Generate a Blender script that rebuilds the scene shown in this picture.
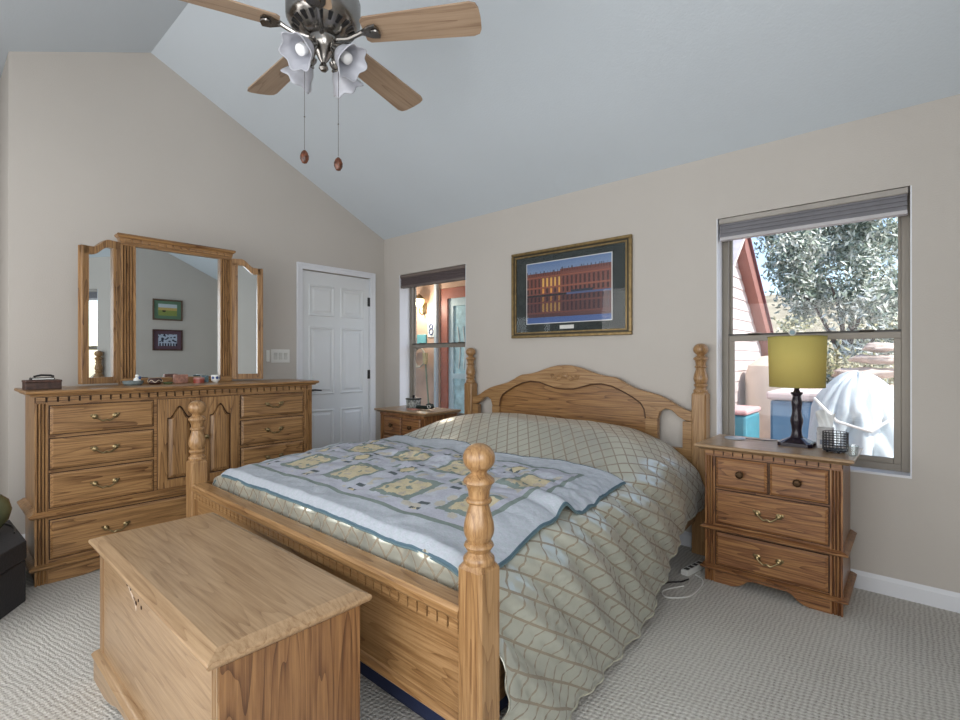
import bpy, bmesh, math, random
from mathutils import Vector, Matrix, noise
random.seed(7)
R = math.radians
PI = math.pi
scn = bpy.context.scene
for o in list(bpy.data.objects): bpy.data.objects.remove(o)
COL = scn.collection

# ------------------------------------------------------------------ camera
cam_d = bpy.data.cameras.new('camera')
cam = bpy.data.objects.new('camera', cam_d); COL.objects.link(cam)
cam_d.sensor_width = 36; cam_d.sensor_fit = 'HORIZONTAL'
cam_d.lens = 497.0 * 36 / 960
cam_d.shift_y = -2.0 / 960
cam.location = (4.223, -3.25, 1.197)
cam.rotation_euler = (R(90), 0, math.atan2(0.6624, 0.7487))
cam_d.clip_start = 0.02
scn.camera = cam

# ------------------------------------------------------------------ world, sun, lights, exposure
w = bpy.data.worlds.new('world'); scn.world = w; w.use_nodes = True
wn = w.node_tree.nodes; wl = w.node_tree.links
bg = wn['Background']
sky = wn.new('ShaderNodeTexSky'); sky.sky_type = 'NISHITA'; sky.sun_disc = False
sky.sun_elevation = R(48); sky.sun_rotation = R(75)
wl.new(sky.outputs[0], bg.inputs[0]); bg.inputs[1].default_value = 0.30
sd = bpy.data.lights.new('sun', 'SUN'); sd.energy = 5.2; sd.angle = R(0.6); sd.color = (1, .96, .9)
so = bpy.data.objects.new('sun', sd); COL.objects.link(so)
so.rotation_euler = Vector((-.60, .16, -.78)).to_track_quat('-Z', 'Y').to_euler()

def area(name, loc, rot, sx, sy, e, col):
    d = bpy.data.lights.new(name, 'AREA'); d.shape = 'RECTANGLE'; d.size = sx; d.size_y = sy
    d.energy = e; d.color = col
    o = bpy.data.objects.new(name, d); COL.objects.link(o); o.location = loc; o.rotation_euler = rot
    return o
area('daylight_fill_south', (3.4, -4.40, 1.35), (R(99), 0, 0), 2.6, 1.9, 58, (.975, .99, 1.0))  # added fill lamp behind the camera, no real door there
area('daylight_fill_east', (4.97, -3.45, 1.6), (R(90), 0, R(90)), 1.3, 1.5, 34, (.93, .97, 1))  # added fill beside the camera, stands in for unseen daylight
area('daylight_fill_southwest', (1.0, -4.42, 1.6), (R(96), 0, R(-8)), 1.5, 1.5, 30, (1, .99, .98))  # extra fill lamp on the south side, not an actual doorway
vs = scn.view_settings
vs.view_transform = 'Standard'; vs.look = 'None'; vs.gamma = 1; vs.use_curve_mapping = False
vs.exposure = 0.13

# ------------------------------------------------------------------ materials
def srgb(h):
    h = h.lstrip('#'); v = [int(h[i:i+2], 16)/255 for i in (0, 2, 4)]
    return tuple(((c/12.92) if c <= .04045 else ((c+.055)/1.055)**2.4) for c in v) + (1,)
def C4(c): return srgb(c) if isinstance(c, str) else (tuple(c)+(1,))[:4]
def newmat(name):
    m = bpy.data.materials.new(name); m.use_nodes = True
    return m, m.node_tree.nodes, m.node_tree.links, m.node_tree.nodes['Principled BSDF']
def N(ns, t, **kw):
    n = ns.new(t)
    for k, v in kw.items(): setattr(n, k, v)
    return n
def math_n(ns, ls, op, a, b=None, c=None):
    n = ns.new('ShaderNodeMath'); n.operation = op
    for i, v in enumerate((a, b, c)):
        if v is None: continue
        if isinstance(v, (int, float)): n.inputs[i].default_value = v
        else: ls.new(v, n.inputs[i])
    return n.outputs[0]
def plain(name, col, rough=.5, metal=0, var=.08, scale=8, bump=0, bscale=60, spec=.5, coat=0, trans=0):
    m, ns, ls, b = newmat(name)
    c = C4(col)
    tc = N(ns, 'ShaderNodeTexCoord'); nz = N(ns, 'ShaderNodeTexNoise')
    nz.inputs['Scale'].default_value = scale; nz.inputs['Detail'].default_value = 3
    ls.new(tc.outputs['Object'], nz.inputs['Vector'])
    r = N(ns, 'ShaderNodeValToRGB')
    r.color_ramp.elements[0].position = .3; r.color_ramp.elements[1].position = .7
    r.color_ramp.elements[0].color = tuple(x*(1-var) for x in c[:3])+(1,)
    r.color_ramp.elements[1].color = tuple(min(1, x*(1+var)) for x in c[:3])+(1,)
    ls.new(nz.outputs[0], r.inputs[0]); ls.new(r.outputs[0], b.inputs['Base Color'])
    b.inputs['Roughness'].default_value = rough; b.inputs['Metallic'].default_value = metal
    b.inputs['Specular IOR Level'].default_value = spec; b.inputs['Coat Weight'].default_value = coat
    if trans: b.inputs['Transmission Weight'].default_value = trans
    if bump:
        n2 = N(ns, 'ShaderNodeTexNoise'); n2.inputs['Scale'].default_value = bscale; n2.inputs['Detail'].default_value = 4
        ls.new(tc.outputs['Object'], n2.inputs['Vector'])
        bp = N(ns, 'ShaderNodeBump'); bp.inputs['Strength'].default_value = bump; bp.inputs['Distance'].default_value = .004
        ls.new(n2.outputs[0], bp.inputs['Height']); ls.new(bp.outputs[0], b.inputs['Normal'])
    return m
WOODS = {}
def wood(axis, light='#b58c55', mid='#9c7444', dark='#6f4c28', rough=.33, rings=13.0, rw=.30):
    key = (axis, light, mid, dark, rough, rings, rw)
    if key in WOODS: return WOODS[key]
    m, ns, ls, b = newmat('oak_' + axis)
    tc = N(ns, 'ShaderNodeTexCoord'); oi = N(ns, 'ShaderNodeObjectInfo')
    add = N(ns, 'ShaderNodeVectorMath', operation='ADD')
    sc = N(ns, 'ShaderNodeVectorMath', operation='SCALE'); sc.inputs[0].default_value = (7, 5, 9)
    ls.new(oi.outputs['Random'], sc.inputs['Scale'])
    ls.new(tc.outputs['Object'], add.inputs[0]); ls.new(sc.outputs[0], add.inputs[1])
    def mp(along, across):
        q = N(ns, 'ShaderNodeMapping'); s = [across]*3; s['xyz'.index(axis)] = along
        q.inputs['Scale'].default_value = s; ls.new(add.outputs[0], q.inputs['Vector']); return q.outputs[0]
    n1 = N(ns, 'ShaderNodeTexNoise'); n1.inputs['Scale'].default_value = 1; n1.inputs['Detail'].default_value = 1.5
    n1.inputs['Distortion'].default_value = .25
    ls.new(mp(.9, 10), n1.inputs['Vector'])
    rg = math_n(ns, ls, 'MULTIPLY', n1.outputs[0], rings)
    fr = math_n(ns, ls, 'FRACT', rg)
    pw = math_n(ns, ls, 'POWER', fr, 4.5)
    n2 = N(ns, 'ShaderNodeTexNoise'); n2.inputs['Scale'].default_value = 1; n2.inputs['Detail'].default_value = 5
    n2.inputs['Roughness'].default_value = .7
    ls.new(mp(3.5, 120), n2.inputs['Vector'])
    n3 = N(ns, 'ShaderNodeTexNoise'); n3.inputs['Scale'].default_value = 1; n3.inputs['Detail'].default_value = 2
    ls.new(mp(1.5, 14), n3.inputs['Vector'])
    a = math_n(ns, ls, 'MULTIPLY', pw, rw)
    bb = math_n(ns, ls, 'MULTIPLY_ADD', n2.outputs[0], 1.05, a)
    cc = math_n(ns, ls, 'MULTIPLY_ADD', n3.outputs[0], .22, bb)
    r = N(ns, 'ShaderNodeValToRGB'); e = r.color_ramp.elements
    e[0].position = .50; e[0].color = C4(light); e[1].position = .98; e[1].color = C4(dark)
    k = e.new(.70); k.color = C4(mid)
    ls.new(cc, r.inputs[0]); ls.new(r.outputs[0], b.inputs['Base Color'])
    b.inputs['Roughness'].default_value = rough; b.inputs['Coat Weight'].default_value = .15; b.inputs['Coat Roughness'].default_value = .25
    bp = N(ns, 'ShaderNodeBump'); bp.inputs['Strength'].default_value = .15; bp.inputs['Distance'].default_value = .002; bp.invert = True
    ls.new(cc, bp.inputs['Height']); ls.new(bp.outputs[0], b.inputs['Normal'])
    WOODS[key] = m; return m
def attr_mat(name, rough=.8, spec=.3, bump=0, bscale=400):
    m, ns, ls, b = newmat(name)
    a = N(ns, 'ShaderNodeAttribute'); a.attribute_name = 'paint'
    nz = N(ns, 'ShaderNodeTexNoise'); nz.inputs['Scale'].default_value = 90; nz.inputs['Detail'].default_value = 4
    tc = N(ns, 'ShaderNodeTexCoord'); ls.new(tc.outputs['Object'], nz.inputs['Vector'])
    mx = N(ns, 'ShaderNodeMix'); mx.data_type = 'RGBA'; mx.blend_type = 'MULTIPLY'; mx.inputs[0].default_value = .25
    ls.new(a.outputs['Color'], mx.inputs[6]); ls.new(nz.outputs[0], mx.inputs[7])
    ls.new(mx.outputs[2], b.inputs['Base Color'])
    b.inputs['Roughness'].default_value = rough; b.inputs['Specular IOR Level'].default_value = spec
    if bump:
        n2 = N(ns, 'ShaderNodeTexNoise'); n2.inputs['Scale'].default_value = bscale; ls.new(tc.outputs['Object'], n2.inputs['Vector'])
        bp = N(ns, 'ShaderNodeBump'); bp.inputs['Strength'].default_value = bump; bp.inputs['Distance'].default_value = .003
        ls.new(n2.outputs[0], bp.inputs['Height']); ls.new(bp.outputs[0], b.inputs['Normal'])
    return m

def thin_glass(name, tint=(1, 1, 1), fac=.015):
    m = bpy.data.materials.new(name); m.use_nodes = True; ns = m.node_tree.nodes; ls = m.node_tree.links
    for n in list(ns): ns.remove(n)
    out = ns.new('ShaderNodeOutputMaterial'); t = ns.new('ShaderNodeBsdfTransparent'); g = ns.new('ShaderNodeBsdfGlossy')
    t.inputs[0].default_value = tuple(tint)+(1,); g.inputs['Roughness'].default_value = .02
    mx = ns.new('ShaderNodeMixShader'); mx.inputs[0].default_value = fac
    ls.new(t.outputs[0], mx.inputs[1]); ls.new(g.outputs[0], mx.inputs[2]); ls.new(mx.outputs[0], out.inputs[0]); return m

def carpet():
    m, ns, ls, b = newmat('berber_carpet')
    tc = N(ns, 'ShaderNodeTexCoord'); mp = N(ns, 'ShaderNodeMapping'); mp.inputs['Rotation'].default_value = (0, 0, R(38))
    dn = N(ns, 'ShaderNodeTexNoise'); dn.inputs['Scale'].default_value = 14; dn.inputs['Detail'].default_value = 3; ls.new(tc.outputs['Object'], dn.inputs['Vector'])
    ad = N(ns, 'ShaderNodeVectorMath', operation='MULTIPLY_ADD'); ad.inputs[1].default_value = (.03, .03, 0)
    ls.new(dn.outputs['Color'], ad.inputs[0]); ls.new(tc.outputs['Object'], ad.inputs[2])
    ls.new(ad.outputs[0], mp.inputs['Vector'])
    sp = N(ns, 'ShaderNodeSeparateXYZ'); ls.new(mp.outputs[0], sp.inputs[0])
    k = 2*PI/.024
    sx = math_n(ns, ls, 'SINE', math_n(ns, ls, 'MULTIPLY', sp.outputs[0], k))
    sy = math_n(ns, ls, 'SINE', math_n(ns, ls, 'MULTIPLY', sp.outputs[1], k*.8))
    pr = math_n(ns, ls, 'MULTIPLY', sx, sy)
    nz = N(ns, 'ShaderNodeTexNoise'); nz.inputs['Scale'].default_value = 160; nz.inputs['Detail'].default_value = 4
    ls.new(tc.outputs['Object'], nz.inputs['Vector'])
    n3 = N(ns, 'ShaderNodeTexNoise'); n3.inputs['Scale'].default_value = 2.2; n3.inputs['Detail'].default_value = 3
    ls.new(tc.outputs['Object'], n3.inputs['Vector'])
    h = math_n(ns, ls, 'MULTIPLY_ADD', nz.outputs[0], 1.0, math_n(ns, ls, 'MULTIPLY', pr, .30))
    v = math_n(ns, ls, 'MULTIPLY_ADD', n3.outputs[0], .35, h)
    r = N(ns, 'ShaderNodeValToRGB'); e = r.color_ramp.elements
    e[0].position = .12; e[0].color = C4('#77706a'); e[1].position = .95; e[1].color = C4('#d3d0ca')
    kk = e.new(.42); kk.color = C4('#b3afa8')
    ls.new(v, r.inputs[0]); ls.new(r.outputs[0], b.inputs['Base Color'])
    b.inputs['Roughness'].default_value = .95; b.inputs['Specular IOR Level'].default_value = .1
    bp = N(ns, 'ShaderNodeBump'); bp.inputs['Strength'].default_value = .8; bp.inputs['Distance'].default_value = .006
    ls.new(h, bp.inputs['Height']); ls.new(bp.outputs[0], b.inputs['Normal'])
    return m

def lattice(name='lattice_satin'):
    m, ns, ls, b = newmat(name)
    uv = N(ns, 'ShaderNodeUVMap'); uv.uv_map = 'cloth'
    sp = N(ns, 'ShaderNodeSeparateXYZ'); ls.new(uv.outputs[0], sp.inputs[0])
    P = .078
    def lines(sgn, w, off=0):
        t = math_n(ns, ls, 'MULTIPLY_ADD', sp.outputs[1], sgn*.72, sp.outputs[0])
        t = math_n(ns, ls, 'ADD', t, 20+off)
        t = math_n(ns, ls, 'DIVIDE', t, P)
        f = math_n(ns, ls, 'FRACT', t)
        f = math_n(ns, ls, 'SUBTRACT', f, .5); f = math_n(ns, ls, 'ABSOLUTE', f)
        return math_n(ns, ls, 'LESS_THAN', f, w)
    l1 = lines(1, .062); l2 = lines(-1, .062)
    L = math_n(ns, ls, 'MAXIMUM', l1, l2)
    mx = N(ns, 'ShaderNodeMix'); mx.data_type = 'RGBA'
    mx.inputs[6].default_value = C4('#c6c8bc'); mx.inputs[7].default_value = C4('#8f8472')
    ls.new(L, mx.inputs[0]); ls.new(mx.outputs[2], b.inputs['Base Color'])
    ro = math_n(ns, ls, 'MULTIPLY_ADD', L, .36, .31); ls.new(ro, b.inputs['Roughness'])
    me = math_n(ns, ls, 'MULTIPLY_ADD', L, -.58, .58); ls.new(me, b.inputs['Metallic'])
    b.inputs['Sheen Weight'].default_value = .15
    bp = N(ns, 'ShaderNodeBump'); bp.inputs['Strength'].default_value = .3; bp.inputs['Distance'].default_value = .002
    ls.new(L, bp.inputs['Height']); ls.new(bp.outputs[0], b.inputs['Normal'])
    return m

M = {}
M['wall'] = plain('wall_paint', '#c2bcb5', .9, var=.02, scale=1.5, bump=.25, bscale=140, spec=.2)
M['ceil'] = plain('ceiling_paint', '#ced6dd', .9, var=.015, scale=1.5, bump=.3, bscale=90, spec=.2)
M['trim'] = plain('white_trim', '#dfe1e6', .45, var=.01)
M['door'] = plain('door_white', '#d9dcde', .45, var=.01)
M['carpet'] = carpet()
M['frame'] = plain('window_alloy', '#878076', .45, .15, var=.04)
M['framed'] = plain('window_gasket', '#3a3833', .5)
M['glass'] = thin_glass('pane_glass')
M['mirror'] = plain('mirror_silver', '#e2ebf0', .01, 1, var=0)
OZ = dict(light='#ae895f', mid='#957149', dark='#6b472a', rw=.2)
OR = dict(light='#ad8558', mid='#8e6a44', dark='#4f2f18', rw=.24)
CH = dict(light='#ae9170', mid='#9d8060', dark='#7c5d3f', rw=.19, rings=11.0)
def W_(k): return dict(x=wood('x', **k), y=wood('y', **k), z=wood('z', **k))
DR = W_(OR); BD = W_(OZ); CT = W_(CH); NS = W_(dict(light='#a67a4c', mid='#835838', dark='#452615', rw=.24))
M['groove'] = plain('dark_groove', '#3a2413', .7)
M['brass'] = plain('antique_brass', '#8e7d5c', .3, 1, var=.2, scale=40)
M['bronze'] = plain('bronze_knob', '#4a3622', .4, .7)
M['nickel'] = plain('fan_nickel', '#96928e', .22, 1, var=.05)
M['black'] = plain('black_metal', '#17151a', .38, .2)
M['blackbox'] = plain('black_leather', '#26262a', .55, bump=.4, bscale=80)
M['dark'] = plain('dark_plastic', '#1b1a1c', .35)
M['navy'] = plain('navy_fabric', '#2b3556', .9, bump=.4, bscale=200)
M['white'] = plain('white_plastic', '#e3e3df', .35, var=.01)
M['satin'] = lattice()
M['tealbind'] = plain('teal_binding', '#5f767c', .8)

# ------------------------------------------------------------------ mesh builder
class MB:
    def __init__(s): s.v = []; s.f = []
    def add(s, vs, fs):
        o = len(s.v); s.v += [tuple(p) for p in vs]; s.f += [tuple(i+o for i in f) for f in fs]; return s
    def box(s, x0, x1, y0, y1, z0, z1):
        return s.add([(x, y, z) for z in (z0, z1) for y in (y0, y1) for x in (x0, x1)],
                     [(0, 2, 3, 1), (4, 5, 7, 6), (0, 1, 5, 4), (2, 6, 7, 3), (0, 4, 6, 2), (1, 3, 7, 5)])
    def prism(s, pts, ax, a0, a1):
        n = len(pts)
        def P(p, a): return (p[0], p[1], a) if ax == 'z' else ((p[0], a, p[1]) if ax == 'y' else (a, p[0], p[1]))
        return s.add([P(p, a0) for p in pts]+[P(p, a1) for p in pts],
                     [tuple(range(n)), tuple(range(2*n-1, n-1, -1))]+[(i, (i+1) % n, n+(i+1) % n, n+i) for i in range(n)])
    def raised(s, pts, y0, y1, inset):          # plane xz, rises from y0 to y1 with bevelled border
        cx = sum(p[0] for p in pts)/len(pts); cz = sum(p[1] for p in pts)/len(pts)
        wx = max(abs(p[0]-cx) for p in pts); wz = max(abs(p[1]-cz) for p in pts)
        q = [(cx+(p[0]-cx)*(wx-inset)/wx, cz+(p[1]-cz)*(wz-inset)/wz) for p in pts]; n = len(pts)
        return s.add([(p[0], y0, p[1]) for p in pts]+[(p[0], y1, p[1]) for p in q],
                     [tuple(range(n)), tuple(range(2*n-1, n-1, -1))]+[(i, (i+1) % n, n+(i+1) % n, n+i) for i in range(n)])
    def lathe(s, prof, c=(0, 0, 0), seg=28, mat=None, cap=True):
        n = len(prof); vs = []
        for k in range(seg):
            a = 2*PI*k/seg
            for r, z in prof:
                p = Vector((r*math.cos(a), r*math.sin(a), z))
                if mat is not None: p = mat @ p
                vs.append((p.x+c[0], p.y+c[1], p.z+c[2]))
        fs = []
        for k in range(seg):
            k2 = (k+1) % seg
            for i in range(n-1): fs.append((k*n+i, k2*n+i, k2*n+i+1, k*n+i+1))
        if cap:
            if prof[0][0] > 1e-5: fs.append(tuple(k*n for k in range(seg-1, -1, -1)))
            if prof[-1][0] > 1e-5: fs.append(tuple(k*n+n-1 for k in range(seg)))
        return s.add(vs, fs)
    def tube(s, path, r, seg=8, closed=False):
        path = [Vector(p) for p in path]; n = len(path); vs = []; rr = r if isinstance(r, (list, tuple)) else [r]*n
        up = Vector((0, 0, 1)); prev = None
        for i, p in enumerate(path):
            if closed: t = path[(i+1) % n]-path[i-1]
            else: t = path[min(i+1, n-1)]-path[max(i-1, 0)]
            t.normalize()
            if prev is None:
                a = up if abs(t.dot(up)) < .9 else Vector((1, 0, 0)); u = t.cross(a).normalized()
            else: u = (prev-t*prev.dot(t)).normalized()
            prev = u; v = t.cross(u)
            for k in range(seg):
                an = 2*PI*k/seg; q = p+(u*math.cos(an)+v*math.sin(an))*rr[i]; vs.append(q[:])
        fs = []
        for i in range(n if closed else n-1):
            j = (i+1) % n
            for k in range(seg): fs.append((i*seg+k, i*seg+(k+1) % seg, j*seg+(k+1) % seg, j*seg+k))
        if not closed: fs += [tuple(range(seg-1, -1, -1)), tuple((n-1)*seg+k for k in range(seg))]
        return s.add(vs, fs)
    def mould(s, x0, x1, yf, yb, prof):         # prof: (out, z) closed profile swept round left, front, right
        n = len(prof); rings = []
        for o, z in prof: rings.append([(x0-o, yb, z), (x0-o, yf-o, z), (x1+o, yf-o, z), (x1+o, yb, z)])
        vs = [p for r in rings for p in r]; fs = []
        for i in range(n-1):
            for k in range(3): fs.append((i*4+k, i*4+k+1, (i+1)*4+k+1, (i+1)*4+k))
            fs.append((i*4+3, i*4, (i+1)*4, (i+1)*4+3))
        fs += [(3, 2, 1, 0), tuple((n-1)*4+k for k in range(4))]
        return s.add(vs, fs)
    def grid(s, fn, nu, nv, closed_u=False):
        vs = [fn(i/(nu-1) if not closed_u else i/nu, j/(nv-1)) for j in range(nv) for i in range(nu)]
        fs = []
        for j in range(nv-1):
            for i in range(nu if closed_u else nu-1):
                i2 = (i+1) % nu
                fs.append((j*nu+i, j*nu+i2, (j+1)*nu+i2, (j+1)*nu+i))
        return s.add(vs, fs)
    strip = None
    def build(s, name, mat, parent=None, smooth=False, bevel=0, angle=35, recalc=True, loc=None):
        me = bpy.data.meshes.new(name); me.from_pydata(s.v, [], s.f); me.validate()
        if recalc:
            bm = bmesh.new(); bm.from_mesh(me); bmesh.ops.recalc_face_normals(bm, faces=bm.faces); bm.to_mesh(me); bm.free()
        me.materials.append(mat)
        o = bpy.data.objects.new(name, me); COL.objects.link(o)
        if s.strip: MB().box(*s.strip).build('dentil_shade', M['groove'], o)  # dark backing strip paints in the shade between dentils
        if parent: o.parent = parent
        if loc: o.location = loc
        if smooth:
            for p in me.polygons: p.use_smooth = True
            try: me.set_sharp_from_angle(angle=R(angle))
            except Exception: pass
        if bevel:
            b = o.modifiers.new('bevel', 'BEVEL'); b.width = bevel; b.segments = 2; b.limit_method = 'ANGLE'; b.angle_limit = R(40)
        return o
def tag(o, label=None, cat=None, group=None, kind=None):
    if label: o['label'] = label
    if cat: o['category'] = cat
    if group: o['group'] = group
    if kind: o['kind'] = kind
    return o
def thing(name, label, cat, loc=(0, 0, 0), rz=0, group=None, kind=None):
    o = bpy.data.objects.new(name, None); COL.objects.link(o); o.empty_display_size = .1
    o.location = loc; o.rotation_euler = (0, 0, rz); return tag(o, label, cat, group, kind)
def struct(name, mb, mat, parent=None, **k):
    o = mb.build(name, mat, parent, **k)
    if not parent: o['kind'] = 'structure'
    return o
def copy_tree(o, parent=None):
    c = o.copy(); COL.objects.link(c)
    if parent: c.parent = parent
    for ch in [x for x in bpy.data.objects if x.parent == o]: copy_tree(ch, c)
    return c
def paint(o, fn):                                # colour attribute from fn(loop vertex co of face centre)
    me = o.data; a = me.color_attributes.new('paint', 'FLOAT_COLOR', 'CORNER')
    for p in me.polygons:
        c = fn(p.index, p.center)
        for li in p.loop_indices: a.data[li].color = c

def wire(name, label, cat, pts, r, mat, smooth_n=6):
    P = [Vector(p) for p in pts]; out = []
    for i in range(len(P)-1):
        p0 = P[max(i-1, 0)]; p1 = P[i]; p2 = P[i+1]; p3 = P[min(i+2, len(P)-1)]
        for k in range(smooth_n):
            t = k/smooth_n
            out.append(.5*((2*p1)+(-p0+p2)*t+(2*p0-5*p1+4*p2-p3)*t*t+(-p0+3*p1-3*p2+p3)*t**3))
    out.append(P[-1])
    o = MB().tube(out, r, 6).build(name, mat, smooth=True)
    return tag(o, label, cat)

# ------------------------------------------------------------------ room shell
XE = 5.02; YS = -4.5; RY, RZ = -2.12, 3.436; H = 2.44; SL = (RZ-H)/(-RY)
def czf(y): return H + (-y)*SL if y > RY else RZ-(RY-y)*.45
YC = -2.88
struct('floor', MB().box(-1.7, XE+.1, YS-.1, .0, -.06, 0), M['carpet'])
wb = MB(); T = .2
wins = [(.252, 1.18, .60, 2.04), (3.288, 4.194, .60, 2.05)]
wb.box(-.15, wins[0][0], 0, T, -.06, H); wb.box(wins[0][1], wins[1][0], 0, T, -.06, H); wb.box(wins[1][1], XE+.15, 0, T, -.06, H)
for x0, x1, z0, z1 in wins: wb.box(x0, x1, 0, T, -.06, z0); wb.box(x0, x1, 0, T, z1, H)
struct('wall_back', wb, M['wall'])
struct('wall_left', MB().prism([(0, 0), (-.17, 0), (-.17, 2.01), (-.94, 2.01), (-.94, 0), (YC, 0), (YC, czf(YC)), (RY, RZ), (0, H)], 'x', -.15, 0), M['wall'])
struct('wall_recess', MB().box(-1.6, -.15, YC, YC+.12, 0, czf(YC)).box(-1.75, -1.6, YS, YC, 0, 3.2), M['wall'])
struct('wall_front', MB().box(-1.75, XE, YS-.12, YS, 0, czf(YS)+.03), M['wall'])
struct('wall_right', MB().prism([(0, 0), (YS, 0), (YS, czf(YS)), (RY, RZ), (0, H)], 'x', XE, XE+.15), M['wall'])
struct('ceiling', MB().prism([(.2, czf(.2)+.0), (0, H), (RY, RZ), (YS, czf(YS)), (YS-.12, czf(YS)), (YS-.12, 3.7), (.2, 3.7)], 'x', -1.75, XE+.15), M['ceil'])
bbp = lambda mb, x0, x1: mb.prism([(0, 0), (-.014, 0), (-.014, .07), (-.008, .082), (-.004, .09), (0, .09)], 'x', x0, x1)
struct('baseboard_back', bbp(MB(), 0.02, XE), M['trim'])
struct('baseboard_left', MB().prism([(0, 0), (.014, 0), (.014, .07), (.008, .082), (.004, .09), (0, .09)], 'y', YC, -.99), M['trim'])

def window(name, x0, x1, z0, z1, yf):
    r = thing(name, None, None, ((x0+x1)/2, 0, z0)); r['kind'] = 'structure'
    w2 = (x1-x0)/2; h = z1-z0; zm = .735
    # drywall returns and sill
    s = MB().box(-w2, w2, .0, yf, 0, .012).box(-w2, -w2+.006, 0, yf, .012, h).box(w2-.006, w2, 0, yf, .012, h)
    s.build('window_jamb', M['trim'], r)
    f = MB(); t = .036; a = w2-.006
    f.box(-a, -a+t, yf, yf+.055, .012, h); f.box(a-t, a, yf, yf+.055, .012, h)
    f.box(-a+t, a-t, yf, yf+.055, .012, .012+t); f.box(-a+t, a-t, yf, yf+.055, h-t, h)
    f.build('window_frame', M['frame'], r, bevel=.002)
    lo = MB(); b = a-t
    lo.box(-b, -b+.03, yf+.006, yf+.028, .048, zm-.035); lo.box(b-.03, b, yf+.006, yf+.028, .048, zm-.035)
    lo.box(-b+.03, b-.03, yf+.006, yf+.028, .048, .076); lo.box(-b, b, yf+.004, yf+.030, zm-.035, zm)
    sl = lo.build('lower_sash', M['frame'], r, bevel=.002)
    MB().box(-b+.03, b-.03, yf+.014, yf+.018, .076, zm-.035).build('glass_pane', M['glass'], sl)
    up = MB(); up.box(-b, -b+.014, yf+.03, yf+.05, zm-.01, h-t); up.box(b-.014, b, yf+.03, yf+.05, zm-.01, h-t)
    up.box(-b, b, yf+.03, yf+.05, zm-.02, zm+.012); up.box(-b, b, yf+.03, yf+.05, h-t-.014, h-t)
    su = up.build('upper_sash', M['frame'], r, bevel=.002)
    MB().box(-b+.014, b-.014, yf+.038, yf+.042, zm+.012, h-t-.014).build('glass_pane', M['glass'], su)
    g = MB().box(-b, b, yf+.0, yf+.006, zm+.002, zm+.01); g.build('gasket', M['framed'], r)
    for sx in (-.27, .27):
        MB().box(sx-.035, sx+.035, yf+.000, yf+.03, zm, zm+.014).build('sash_latch', M['frame'], r, bevel=.002)
    return r
window('window_1', *wins[0], .13)
window('window_2', *wins[1], .10)

def blind(x0, x1, z1, yf, cols, label):
    r = thing('window_blind', label, 'window blind', ((x0+x1)/2, yf, z1-.15)); w2 = (x1-x0)/2-.008
    MB().prism([(-.045, .115), (-.05, .12), (-.05, .145), (-.03, .149), (.0, .149), (0, .115)], 'x', -w2, w2).build('head_rail', cols[0], r, bevel=.002)
    s = MB(); n = 7
    for i in range(n):
        z = .035+.08*i/n; s.box(-w2+.004, w2-.004, -.042+(.004 if i % 2 else 0), 0, z, z+.0105)
    s.build('stacked_fabric', cols[1], r)
    MB().box(-w2+.002, w2-.002, -.045, 0, .015, .035).build('bottom_rail', cols[2], r, bevel=.003)
bt1 = plain('blind_taupe', '#6e625c', .7); bt2 = plain('blind_dark', '#54494a', .8); bt3 = plain('blind_rail', '#6a605c', .5)
bw1 = plain('blind_grey_light', '#a8a29b', .7); bw2 = plain('blind_grey', '#77767b', .8); bw3 = plain('blind_rail_white', '#b9b6b8', .5)
blind(.258, 1.174, 2.04, .045, (bt1, bt2, bt3), 'raised dark taupe pleated blind over the narrow-looking window by the door')
blind(3.294, 4.188, 2.05, .05, (bw1, bw2, bw3), 'raised pale grey pleated blind over the window behind the yellow lamp')
r = thing('suncatcher', 'small round clear suncatcher stuck to the mid rail of the window behind the lamp', 'ornament', (3.672, .098, 1.345))
MB().tube([(.016*math.cos(a*PI/12), 0, .016*math.sin(a*PI/12)) for a in range(24)], .004, 6, True).build('ring', M['white'], r, smooth=True)
MB().lathe([(0, -.003), (.013, -.003), (.013, .003), (0, .003)], seg=20, mat=Matrix.Rotation(PI/2, 3, 'X')).build('disc', plain('teal_glass', '#557c86', .1), r, smooth=True)

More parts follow.
